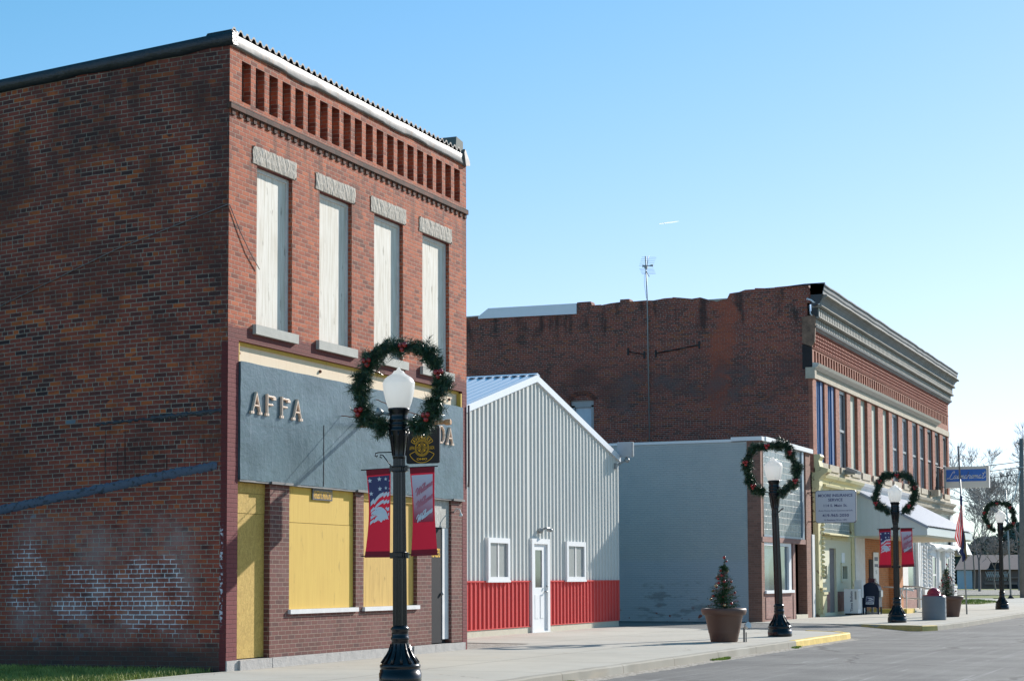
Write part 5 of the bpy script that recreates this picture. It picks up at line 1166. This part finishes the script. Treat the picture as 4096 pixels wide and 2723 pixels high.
        for yy, mt, nm in ((-225, M_pinkp, 'script'), (-400, M_pinkp, 'script'), (-590, M_printw, 'script')):
            f_ = Fw(.010); script(f_, 'Welcome', 825, 1090, yy-75, 56, 13, .30, .55); f_.build(nm, mt, cl)
    return T
banner(*lampP[0], -1, 'eagle and stars banner on the left of the nearest lamp post', 'eagle')
banner(*lampP[0], 1, 'red welcome banner on the right of the nearest lamp post', 'w')
banner(*lampP[2], -1, 'eagle and stars banner on the left of the lamp post before the canopy', 'eagle')
banner(*lampP[2], 1, 'red welcome banner on the right of the lamp post before the canopy', 'w')

# ============================================================ POTTED TREES
M_pot = plain('brown_plastic_pot', (.125, .064, .046), .5, var=.10, scale=4); M_soil = plain('soil', (.03, .02, .015), 1.)
M_fir2 = needle_mat('fir_needles', (.014, .055, .02), (.045, .10, .03)); M_fir2.node_tree.nodes['Principled BSDF'].inputs['Specular IOR Level'].default_value = .1; M_fir2.node_tree.nodes['Principled BSDF'].inputs['Roughness'].default_value = .7; M_garl = plain('pink_tinsel', (.42, .09, .11), .7, .0, var=.4, scale=20)
M_lite = plain('gold_bauble', (.55, .40, .2), .2, .5)
def potted(x, y, pl, tl, seed, sc_=1., dx=0.):
    rnd = random.Random(seed)
    Pt = thing('planter', pl, 'plant pot', (x, y, 0), 'brown plant pots with small Christmas trees')
    pr = [(.27, 0), (.285, .03), (.31, .17), (.325, .20), (.325, .22), (.33, .24), (.39, .53), (.40, .545), (.445, .56), (.46, .60), (.47, .64), (.465, .68), (.44, .695), (.40, .69), (.38, .62), (.0, .60)]
    MB().lathe([(r*sc_, z) for r, z in pr], x, y, 40).build('pot', M_pot, Pt)
    MB().lathe([(.38*sc_, .60), (.2, .63), (.0, .64)], x, y, 16).build('soil', M_soil, Pt)
    T = thing('christmas_tree', tl, 'tree', (x+dx, y, .62), 'small decorated trees standing in the pots')
    xx = x+dx; b = MB()
    MB().tube([(xx, y, .6), (xx, y, 1.5), (xx+.03, y, 1.7)], [.02, .012, .006], 6).build('trunk', M_grey, T)
    for k in range(330):
        z = .64+.92*(rnd.random()**1.05); fr = 1-(z-.64)/.98; rr = (.06+.29*fr)*rnd.uniform(.75, 1.12)*(1+.12*math.sin(z*31)); a = rnd.uniform(0, 6.28)
        d = Vector((math.cos(a), math.sin(a), rnd.uniform(-.1, .35))); n = max(2, int(rr/.05)); p = Vector((xx, y, z))
        for j in range(n):
            tuft(b, p+d*(rr*j/n), d+Vector((rnd.gauss(0, .3), rnd.gauss(0, .3), rnd.gauss(0, .3))), .085, 11, rnd, .003, .7)
    for k in range(24): tuft(b, Vector((xx+.004*k*.5, y, 1.5+.01*k)), Vector((rnd.gauss(0, .4), rnd.gauss(0, .4), 1)), .05, 12, rnd, .003, .8)
    b.build('crown', M_fir2, T, fix=False)
    b = MB(); pts = []
    for k in range(120):
        t = k/119; a = t*6.28*5.2+1; rr = (.33-.27*t)*1.02; pts.append((xx+rr*math.cos(a), y+rr*math.sin(a), .70+.78*t-.02*math.sin(k*.9)))
    for k in range(0, 119):
        for q in range(3): tuft(b, Vector(pts[k]).lerp(Vector(pts[k+1]), q/7), Vector((rnd.gauss(0, 1), rnd.gauss(0, 1), rnd.gauss(0, 1))), .034, 5, rnd, .003, .7)
    b.build('tinsel_garland', M_garl, T, fix=False)
    for k in range(17):
        t = rnd.random(); a = rnd.uniform(-3.3, .6) if k < 13 else rnd.uniform(0, 6.28); rr = (.34-.27*t)*1.03
        MB().ball((xx+rr*math.cos(a), y+rr*math.sin(a), .68+.82*t), .029, 6).build('bauble', M_red if k % 3 else M_lite, T)
    b = MB(); b.ball((xx+.02, y, 1.74), .034, 6); b.ball((xx+.07, y, 1.66), .02, 6); b.build('top_bauble', M_red, T)
potted(3.52, 13.75, 'large brown plastic pot on the near pavement, standing left of the second lamp', 'small fir tree with red baubles in the large pot on the near pavement', 5)
potted(4.28, 38.6, 'brown plastic pot behind the grey ribbed litter bin', 'small decorated fir leaning in the pot behind the litter bin', 6, .82, -.16)
GF = thing('ground_floodlight', 'small grey floodlight on a stake beside the large pot', 'lamp', (3.97, 13.75, 0))
b = MB(); b.box(3.93, 3.965, 13.73, 13.77, -.01, .30); b.box(3.98, 4.0, 13.74, 13.76, -.01, .2); b.build('stake', plain('stake_metal', (.16, .15, .14), .5), GF)
b = MB(); b.tube([(3.97, 13.75, .27), (4.0, 13.74, .33), (4.06, 13.7, .355)], [.03, .055, .07], 10); b.build('lamp_head', M_whitew, GF)

# ============================================================ LITTER BIN, MAILBOX, NEWSPAPER BOXES
M_bin = plain('grey_ribbed_plastic', (.21, .23, .25), .45, var=.05); M_binred = plain('red_bin_lid', (.42, .018, .03), .3, var=.15, coat=.3)
TB = thing('litter_bin', 'grey ribbed round litter bin with a red domed lid near the kerb', 'bin', (4.43, 34.15, 0))
pr = []
for k in range(19): pr += [(.362, .01+.038*k), (.376, .02+.038*k), (.362, .03+.038*k)]
MB().lathe([(.34, 0)] + pr + [(.35, .735)], 4.43, 34.15, 36, smooth=True).build('bin_body', M_bin, TB)
b = MB(); b.lathe([(.345, .735), (.35, .75), (.33, .765), (.26, .77)]+[(.215*math.cos(R(a)), .77+.225*math.sin(R(a))) for a in (0, 15, 30, 45, 60, 75, 88)], 4.43, 34.15, 28); b.ball((4.60, 34.0, .76), .05, 5)
b.build('domed_lid', M_binred, TB)
MB_ = thing('mailbox', 'dark blue street mailbox with a rounded top beside the newspaper boxes', 'mailbox', (.93, 42.2, 0))
b = MB(); x0, x1, yb0, yb1 = .60, 1.20, 41.95, 42.5; r_ = .3
prof = [(x0, .26), (x0, .86)]+[(.90-.30*math.cos(R(a)), .86+.28*math.sin(R(a))) for a in range(0, 181, 15)]+[(x1, .86), (x1, .26)]
P2 = []
for p in prof:
    if not P2 or (abs(P2[-1][0]-p[0])+abs(P2[-1][1]-p[1])) > 1e-4: P2.append(p)
b.prism(P2, 'y', yb0, yb1); M_usps = plain('postal_blue', (.008, .018, .042), .4, var=.12, spec=.2); bd = b.build('mailbox_body', M_usps, MB_)
for lx in (x0+.03, x1-.03):
    for ly in (yb0+.03, yb1-.03): MB().box(lx-.025, lx+.025, ly-.02, ly+.02, 0, .262).build('leg', M_usps, MB_)
b = MB(); b.prism([(x0, .26), (x0+.02, .18), (x0+.12, .26)], 'y', yb0, yb0+.02); b.prism([(x1, .26), (x1-.02, .18), (x1-.12, .26)], 'y', yb0, yb0+.02); b.build('apron', M_usps, MB_)
MB().box(x1, x1+.06, yb0+.1, yb1-.1, .62, .86).build('pull_door', M_greym, MB_)
pf = lambda o: (lambda a, c: (.73+a*.30, yb0-.004-o, .36+c*.27))
f_ = Flat(pf(0)); f_.poly([(-.02, -.02), (.96, -.02), (1.03, 1.02), (.06, 1.02)]); lg = f_.build('postal_label', M_printw, bd)
f_ = Flat(pf(.003)); f_.poly([(.04, .27), (.93, .27), (.97, .97), (.10, .97)]); f_.build('label_field', M_navy, lg)
f_ = Flat(pf(.006)); f_.poly([(.14, .84), (.62, .84), (.80, .76), (.93, .58), (.70, .62), (.60, .70), (.50, .66)]); f_.poly([(.12, .40), (.52, .60), (.68, .56), (.88, .52)]); f_.poly([(.10, .30), (.88, .45), (.80, .34)]); f_.build('eagle_mark', M_printw, lg)
f_ = Flat(pf(.003)); f_.text('US MAIL', .08, .88, .06, .13, .02); f_.build('lettering', M_navy, lg)
NB = thing('newspaper_box', 'white newspaper box with vertical dark lettering at the cream shop wall', 'newspaper box', (.45, 40.9, 0))
bb_ = MB().box(.22, .72, 40.7, 41.2, .06, .91).build('box_body', M_white, NB); MB().box(.25, .75, 40.72, 41.18, 0, .058).build('base_plate', M_dark, NB)
MB().box(.721, .735, 40.75, 41.15, .2, .85).build('door_panel', M_whitew, NB)
f_ = Flat(lambda a, c: (.50-c, 40.696, .12+a)); f_.text('Times Bulletin', 0, .72, -.02, .085, .02); f_.build('lettering', plain('newsprint_ink', (.09, .09, .14), .6), bb_)
MB().box(.60, .66, 40.69, 40.699, .55, .83).build('price_card', M_greym, bb_)
MB().box(.48, .74, 41.25, 41.55, .6, 1.22).build('coin_head', M_whitew, thing('small_newspaper_box', 'small white coin box standing behind the white newspaper box', 'newspaper box', (.6, 41.4, 0)))
o_ = [o for o in C.objects if o.name.startswith('small_newspaper_box')][0]; MB().box(.56, .66, 41.33, 41.47, 0, .6).build('post', M_greym, o_)
MC = thing('maroon_box', 'maroon metal box on a grey post between the newspaper box and the mailbox', 'box', (.9, 42.9, 0))
MB().box(.70, .93, 42.6, 42.9, .92, 1.28).build('box_head', plain('maroon_metal', (.09, .015, .03), .4), MC); b = MB(); b.box(.77, .84, 42.7, 42.78, 0, .92); b.box(.92, 1.0, 42.9, 42.98, 0, .9); b.box(.65, 1.1, 42.5, 43., 0, .06); b.build('post', M_greym, MC)

# flag pole with two limp flags
FP = thing('flagpole', 'thin metal flagpole standing in the pavement, leaning slightly', 'flagpole', (4.12, 42.9, 0))
MB().tube([(4.12, 42.9, 0), (4.04, 42.9, 3.), (3.98, 42.9, 4.8)], .028, 8).build('pole', M_greym, FP); MB().tube([(3.98, 42.9, 4.8), (3.935, 42.9, 5.98)], .032, 8).build('pole_tip', M_grey, FP)
def flag(pts_l, pts_r, y, cols, name, label, stripes):
    """limp cloth between two edge curves, folded in depth"""
    T = thing(name, label, 'flag', (pts_l[0][0], y, pts_l[0][1])); n = 40
    def at(P, t):
        k = min(int(t*(len(P)-1)), len(P)-2); q = t*(len(P)-1)-k; return P[k][0]+(P[k+1][0]-P[k][0])*q, P[k][1]+(P[k+1][1]-P[k][1])*q
    me = {}
    for si in range(stripes):
        g = []
        for j in range(n+1):
            t = j/n; (ax, az), (bx_, bz) = at(pts_l, t), at(pts_r, t); row = []
            for i in range(5):
                s = (si+i/4)/stripes; row.append((ax+(bx_-ax)*s, y+.045*math.sin(s*9+t*3), az+(bz-az)*s+.12*s*0))
            g.append(row)
        b = MB(); b.quadmesh(g, True); me[si] = b
    return T, me
T_, me = flag([(3.985, 4.15), (3.97, 3.7), (3.84, 3.2), (3.76, 2.72), (3.88, 2.42), (3.95, 2.34)], [(4.03, 4.15), (4.06, 3.7), (4.08, 3.2), (4.06, 2.9), (4.02, 2.6), (3.99, 2.4)], 42.82, None, 'national_flag', 'limp red and white striped flag hanging from the flagpole', 7)
def thin(name, col):
    m = NT(name); m.base(col); m.b.inputs['Roughness'].default_value = .8; t_ = m.n('BsdfTranslucent'); t_.inputs[0].default_value = (*col, 1); x_ = m.n('MixShader'); x_.inputs[0].default_value = .5
    m.l(m.b.outputs[0], x_.inputs[1]); m.l(t_.outputs[0], x_.inputs[2]); m.l(x_.outputs[0], m.o.inputs[0]); return m.m
M_fr = thin('flag_red', (.42, .02, .03)); M_fw = thin('flag_white', (.6, .58, .6))
for si, b in me.items():
    b.build('stripe', M_fr if si % 2 == 0 else M_fw, T_, fix=False)
b = MB(); b.quadmesh([[(3.975-.0*j, 42.79, 4.2-.3*j/4), (4.02, 42.77, 4.2-.33*j/4), (4.06, 42.8, 4.19-.36*j/4)] for j in range(5)], True); b.build('canton', M_navy, T_, fix=False)
T_, me = flag([(4.04, 3.05), (4.02, 2.7), (3.96, 2.35), (3.88, 2.2), (3.99, 2.05), (4.0, 1.85)], [(4.07, 3.05), (4.12, 2.8), (4.16, 2.5), (4.16, 2.3), (4.20, 2.0), (4.13, 1.90)], 42.84, None, 'dark_flag', 'limp dark blue flag with a tan edge below the striped flag', 3)
for si, b in me.items(): b.build('cloth_fold', M_navy if si < 2 else plain('tan_flag_edge', (.32, .22, .10), .7), T_, fix=False)

# ramp kerb and hand rail before the entrance
RP = thing('entrance_ramp', 'low concrete entrance ramp with yellow painted edges under the canopy', 'ramp', (1., 47, 0))
MB().prism([(.3, 44.2), (1.6, 44.0), (1.8, 52.), (.3, 52.)], 'z', 0, .06).build('slab', M_conc, RP)
b = MB(); b.box(.55, 1.75, 43.5, 43.72, 0, .17); b.box(1.66, 1.86, 43.72, 45.4, 0, .165); b.build('yellow_edge', M_kyel, RP)
HR = thing('handrail', 'white tubular handrail beside the entrance ramp', 'handrail', (.8, 50, 0)); b = MB()
for zt_ in (.95, .48): b.tube([(.55, 52.5, zt_-.05), (.5, 50.6, zt_), (1.1, 50.5, zt_-.02), (2.4, 50.4, zt_-.24)], .035, 7)
b.tube([(.5, 50.6, .95), (.42, 50.6, .7), (.5, 50.6, .48)], .035, 7)
for x in (.62, 1.15, 2.1): b.tube([(x, 50.5, 0), (x, 50.5, .9)], .03, 6)
b.build('rail', M_white, HR)
HR2 = thing('handrail', 'short white handrail against the orange brick wall', 'handrail', (.5, 46, 0))
b = MB(); b.tube([(.35, 47.2, .95), (.8, 47.2, .93), (1.5, 47.2, .80)], .03, 7); b.tube([(1.0, 47.2, 0), (1.0, 47.2, .9)], .025, 6); b.build('rail', M_white, HR2)

# ============================================================ BACKGROUND
UP = thing('utility_pole', 'wooden utility pole at the right edge with wires and a hanging white cable', 'utility pole', (0., 94, 0))
MB().tube([(-.03, 94, 0), (.02, 94, 5), (.10, 94, 9.95)], [.19, .165, .13], 12).build('pole', plain('weathered_pole', (.21, .185, .17), .95, var=.25, scale=2), UP)
b = MB(); b.box(-.12, -.04, 93.9, 94.1, 9.6, 9.72); b.box(-.1, .2, 93.8, 94, 8.1, 8.2); b.build('insulator', M_greym, UP)
b = MB(); b.tube([(.0, 93.8, 7.9), (-.12, 93.8, 7.4), (-.25, 93.8, 6.8), (-.42, 93.8, 6.2), (-.62, 93.8, 5.75)], .05, 6); b.build('hanging_cable', M_whitew, UP)
TP = thing('metal_pole', 'thin grey metal pole in the grass left of the utility pole', 'pole', (-.35, 90.3, 0))
MB().tube([(-.30, 90.3, 0), (-.36, 90.3, 3.3), (-.46, 90.3, 6.6)], [.055, .05, .035], 8).build('pole', M_greym, TP); MB().lathe([(.2, 0), (.16, .08), (.07, .2)], -.30, 90.3, 10).build('foot', M_dark, TP)
def wire(a, c, sagz, r, name, lab):
    A, D = Vector(a), Vector(c); b = MB(); b.tube([A.lerp(D, i/16)+Vector((0, 0, -sagz*4*(i/16)*(1-i/16))) for i in range(17)], r, 4)
    tag(b.build(name, M_black, None), lab, 'wire')
wire((-.03, 94, 9.7), (-.1, 66.0, 7.1), .35, .012, 'power_line', 'thin topmost wire from the utility pole top to the brick block')
for z, zz, lab in ((8.5, 8.35, 'upper of three thick wires left of the utility pole'), (8.15, 7.9, 'middle of three thick wires left of the utility pole'), (7.75, 7.3, 'lowest of three thick wires left of the utility pole')):
    wire((-.05, 94, z), (-16, 101, zz), .25, .022, 'power_line', lab)
FB = thing('brown_house', 'long low brown building with a shingle roof and lattice beyond the railway', 'building', (-6, 178, 0))
M_brn = plain('brown_boards', (.16, .115, .10), .9, var=.15); M_shin = plain('brown_shingles', (.22, .16, .145), .9, var=.15, scale=3)
b = MB(); b.box(-16.5, 12, 178, 188, 0, 2.2); b.build('wall', M_brn, FB)
b = MB(); b.prism([(177.4, 2.1), (183, 3.75), (188.6, 2.1)], 'x', -17.1, 12.5); b.build('roof', M_shin, FB)
MB().box(-16.9, -15.3, 177.7, 177.98, 0, 2.05).build('pale_wall', plain('pale_blue_wall', (.42, .50, .58), .7), FB)
b = MB(); b.prism([(-13.6, 2.1), (-13.3, 2.85), (-12.4, 2.85), (-12.1, 2.1)], 'y', 177.6, 178.4); b.build('roof_vent', M_dark, FB)
b = MB()
for k in range(11):
    x = -13.9+.13*k*1.6; b.tube([(x, 177.9, .9), (x+.35, 177.9, 1.9)], .035, 4); b.tube([(x+.35, 177.89, .9), (x, 177.89, 1.9)], .035, 4)
b.build('lattice', M_whitew, FB); b = MB(); b.box(-14, 12, 177.7, 177.9, .5, .72); b.box(-14, 12, 177.7, 177.9, 1.15, 1.3); b.build('porch_rail', plain('porch_rail_wood', (.26, .18, .15), .9), FB)
MB().box(-11.6, 12, 177.75, 177.95, 0, .5).build('porch_base', M_dark, FB)
SH = thing('small_shed', 'small cream shed corner with a sloped eave just beyond the brick block', 'shed', (.5, 68, 0))
MB().prism([(-.9, 2.37), (.04, 2.37), (-.25, 3.05), (-.9, 3.05)], 'y', 68, 72).build('gable', plain('cream_gable', (.50, .46, .36), .7), SH)
MB().prism([(.05, 2.40), (.12, 2.44), (-.20, 3.18), (-.28, 3.16)], 'y', 67.8, 72).build('eave', M_greym, SH)

M_bark = plain('grey_bark', (.17, .155, .15), 1., var=.2); M_twig = plain('fine_twigs', (.30, .28, .27), 1., var=.15)  # twigs paler than bark: glare and haze put into the colour
def bare_tree(x, y, H, label, seed, spread=.55, grp='bare trees beyond the brick block', trunk=.13, depth=7, lean=0.):
    rnd = random.Random(seed); T = thing('bare_tree', label, 'tree', (x, y, 0), grp); bt, bc = MB(), MB()
    def grow(p, d, L, r, k):
        q = p + d*L; mid = p.lerp(q, .5)+Vector((rnd.gauss(0, .05), rnd.gauss(0, .05), 0))*L
        (bt if k < 2 else bc).tube([p, mid, q], [r, r*.86, r*.7], 5 if k < 3 else 3, caps=False)
        if k >= depth: return
        n = 2 if k == 0 else rnd.choice((2, 3, 3)) if k < depth-1 else 4
        for i in range(n):
            ax = Vector((rnd.gauss(0, 1), rnd.gauss(0, 1), rnd.gauss(0, .3))).normalized()
            nd = (d + ax*spread*rnd.uniform(.6, 1.3) + Vector((0, 0, .10))).normalized(); grow(q, nd, L*rnd.uniform(.62, .84), max(r*rnd.uniform(.5, .7), .012), k+1)
        if 1 < k: grow(p.lerp(q, .55), (d+Vector((rnd.gauss(0, .6), rnd.gauss(0, .6), .2))).normalized(), L*.55, max(r*.4, .011), k+2)
    grow(Vector((x, y, 0)), Vector((lean, 0, 1)).normalized(), H*.26, trunk, 0)
    bt.build('trunk', M_bark, T, fix=False); bc.build('crown', M_twig, T, fix=False); return T
bare_tree(-9.2, 140, 10.5, 'bare grey tree with spreading limbs just right of the brick block', 3, .62)
bare_tree(-3.6, 128, 15, 'tall bare tree behind the utility pole, the highest of the bare trees', 11, .55, trunk=.17, lean=-.05)
bare_tree(-7.0, 150, 13, 'bare tree with fine upright twigs between the spreading tree and the tall tree', 15, .5)
bare_tree(-13.3, 165, 13, 'slim bare tree rising behind the laundry sign', 22, .45, trunk=.10)
bare_tree(-1.4, 120, 11, 'bare tree at the right edge behind the farthest lamp', 29, .6)
bare_tree(-10.5, 160, 8, 'low bushy bare tree above the brown roof', 33, .8, trunk=.09)
def evergreen(x, y, H, W_, label, seed):
    rnd = random.Random(seed); T = thing('evergreen_tree', label, 'tree', (x, y, 0), 'dark evergreens behind the brown building'); b = MB()
    MB().tube([(x, y, 0), (x, y, H*.8)], [.2, .06], 6).build('trunk', M_bark, T)
    for k in range(9000):
        z = H*(.12+.88*rnd.random()**1.1); f0 = math.sin(math.pi*min(max((z/H)*.85+.08, 0), 1))**.7; a = rnd.uniform(0, 6.28); rr = W_*f0*(rnd.random()**.5)*(1+.25*math.sin(a*3+z)+.15*math.sin(a*7))
        p = Vector((x+rr*math.cos(a), y+rr*math.sin(a), z)); u = Vector((rnd.gauss(0, 1), rnd.gauss(0, 1), rnd.gauss(0, 1))).normalized()*.16; v = u.cross(Vector((rnd.gauss(0, 1), rnd.gauss(0, 1), rnd.gauss(0, 1)))).normalized()*.10
        b.face([p-u-v, p+u-v, p+u+v, p-u+v])
    m = NT('evergreen_leaves_%d' % seed); p = m.pos()[0]; m.base(m.mx(m.ss(m.noise(p, 1.2, 3), .35, .65), (.07, .11, .10), (.11, .16, .13))); m.b.inputs['Roughness'].default_value = .9
    b.build('crown', m.m, T, fix=False)
evergreen(-16.3, 198, 6.0, 2.6, 'wide dark evergreen above the brown roof left of the farthest lamp', 1)
evergreen(-13.2, 202, 7.8, 3.2, 'tall dark evergreen behind the farthest lamp', 2)
evergreen(-19.6, 192, 5.0, 1.6, 'low evergreen shrub beside the end of the brick block', 3)
rnd = random.Random(77)
PK = thing('parked_pickup', 'dark pickup seen small before the brown building', 'car', (-7.5, 170, 0))
b = MB(); b.prism([(-9.5, .35), (-9.5, .8), (-8.3, .85), (-7.9, 1.3), (-7.1, 1.3), (-6.8, .85), (-5.4, .8), (-5.4, .35)], 'y', 169, 170.7); b.build('body', plain('dark_car_paint', (.05, .06, .08), .3), PK)
for x in (-8.8, -6.2): b = MB(); b.lathe([(.33, 0), (.33, .2)], n=14); b.v = [(x+p_[0], 168.95+p_[2], .33+p_[1]) for p_ in b.v]; b.build('wheel', M_black, PK)
# contrail
CT = MB(); P0 = cam.matrix_world.translation; 
def cam_pt(px, py, dist):
    d = fw*f + r2*(px-2048) + u2*(1361.5+shy-py); return P0 + d.normalized()*dist
CT.tube([cam_pt(2636, 896, 6000), cam_pt(2670, 891, 6000), cam_pt(2690, 889, 6000), cam_pt(2716, 885, 6000)], [1, 1.8, 1.6, .6], 6)
m = NT('contrail_ice'); _t = m.n('BsdfTranslucent'); _t.inputs[0].default_value = (1, 1, 1, 1); m.l(_t.outputs[0], m.o.inputs[0])
tag(CT.build('contrail', m.m, None), 'short white vapour trail high in the clear blue sky', 'vapour trail')
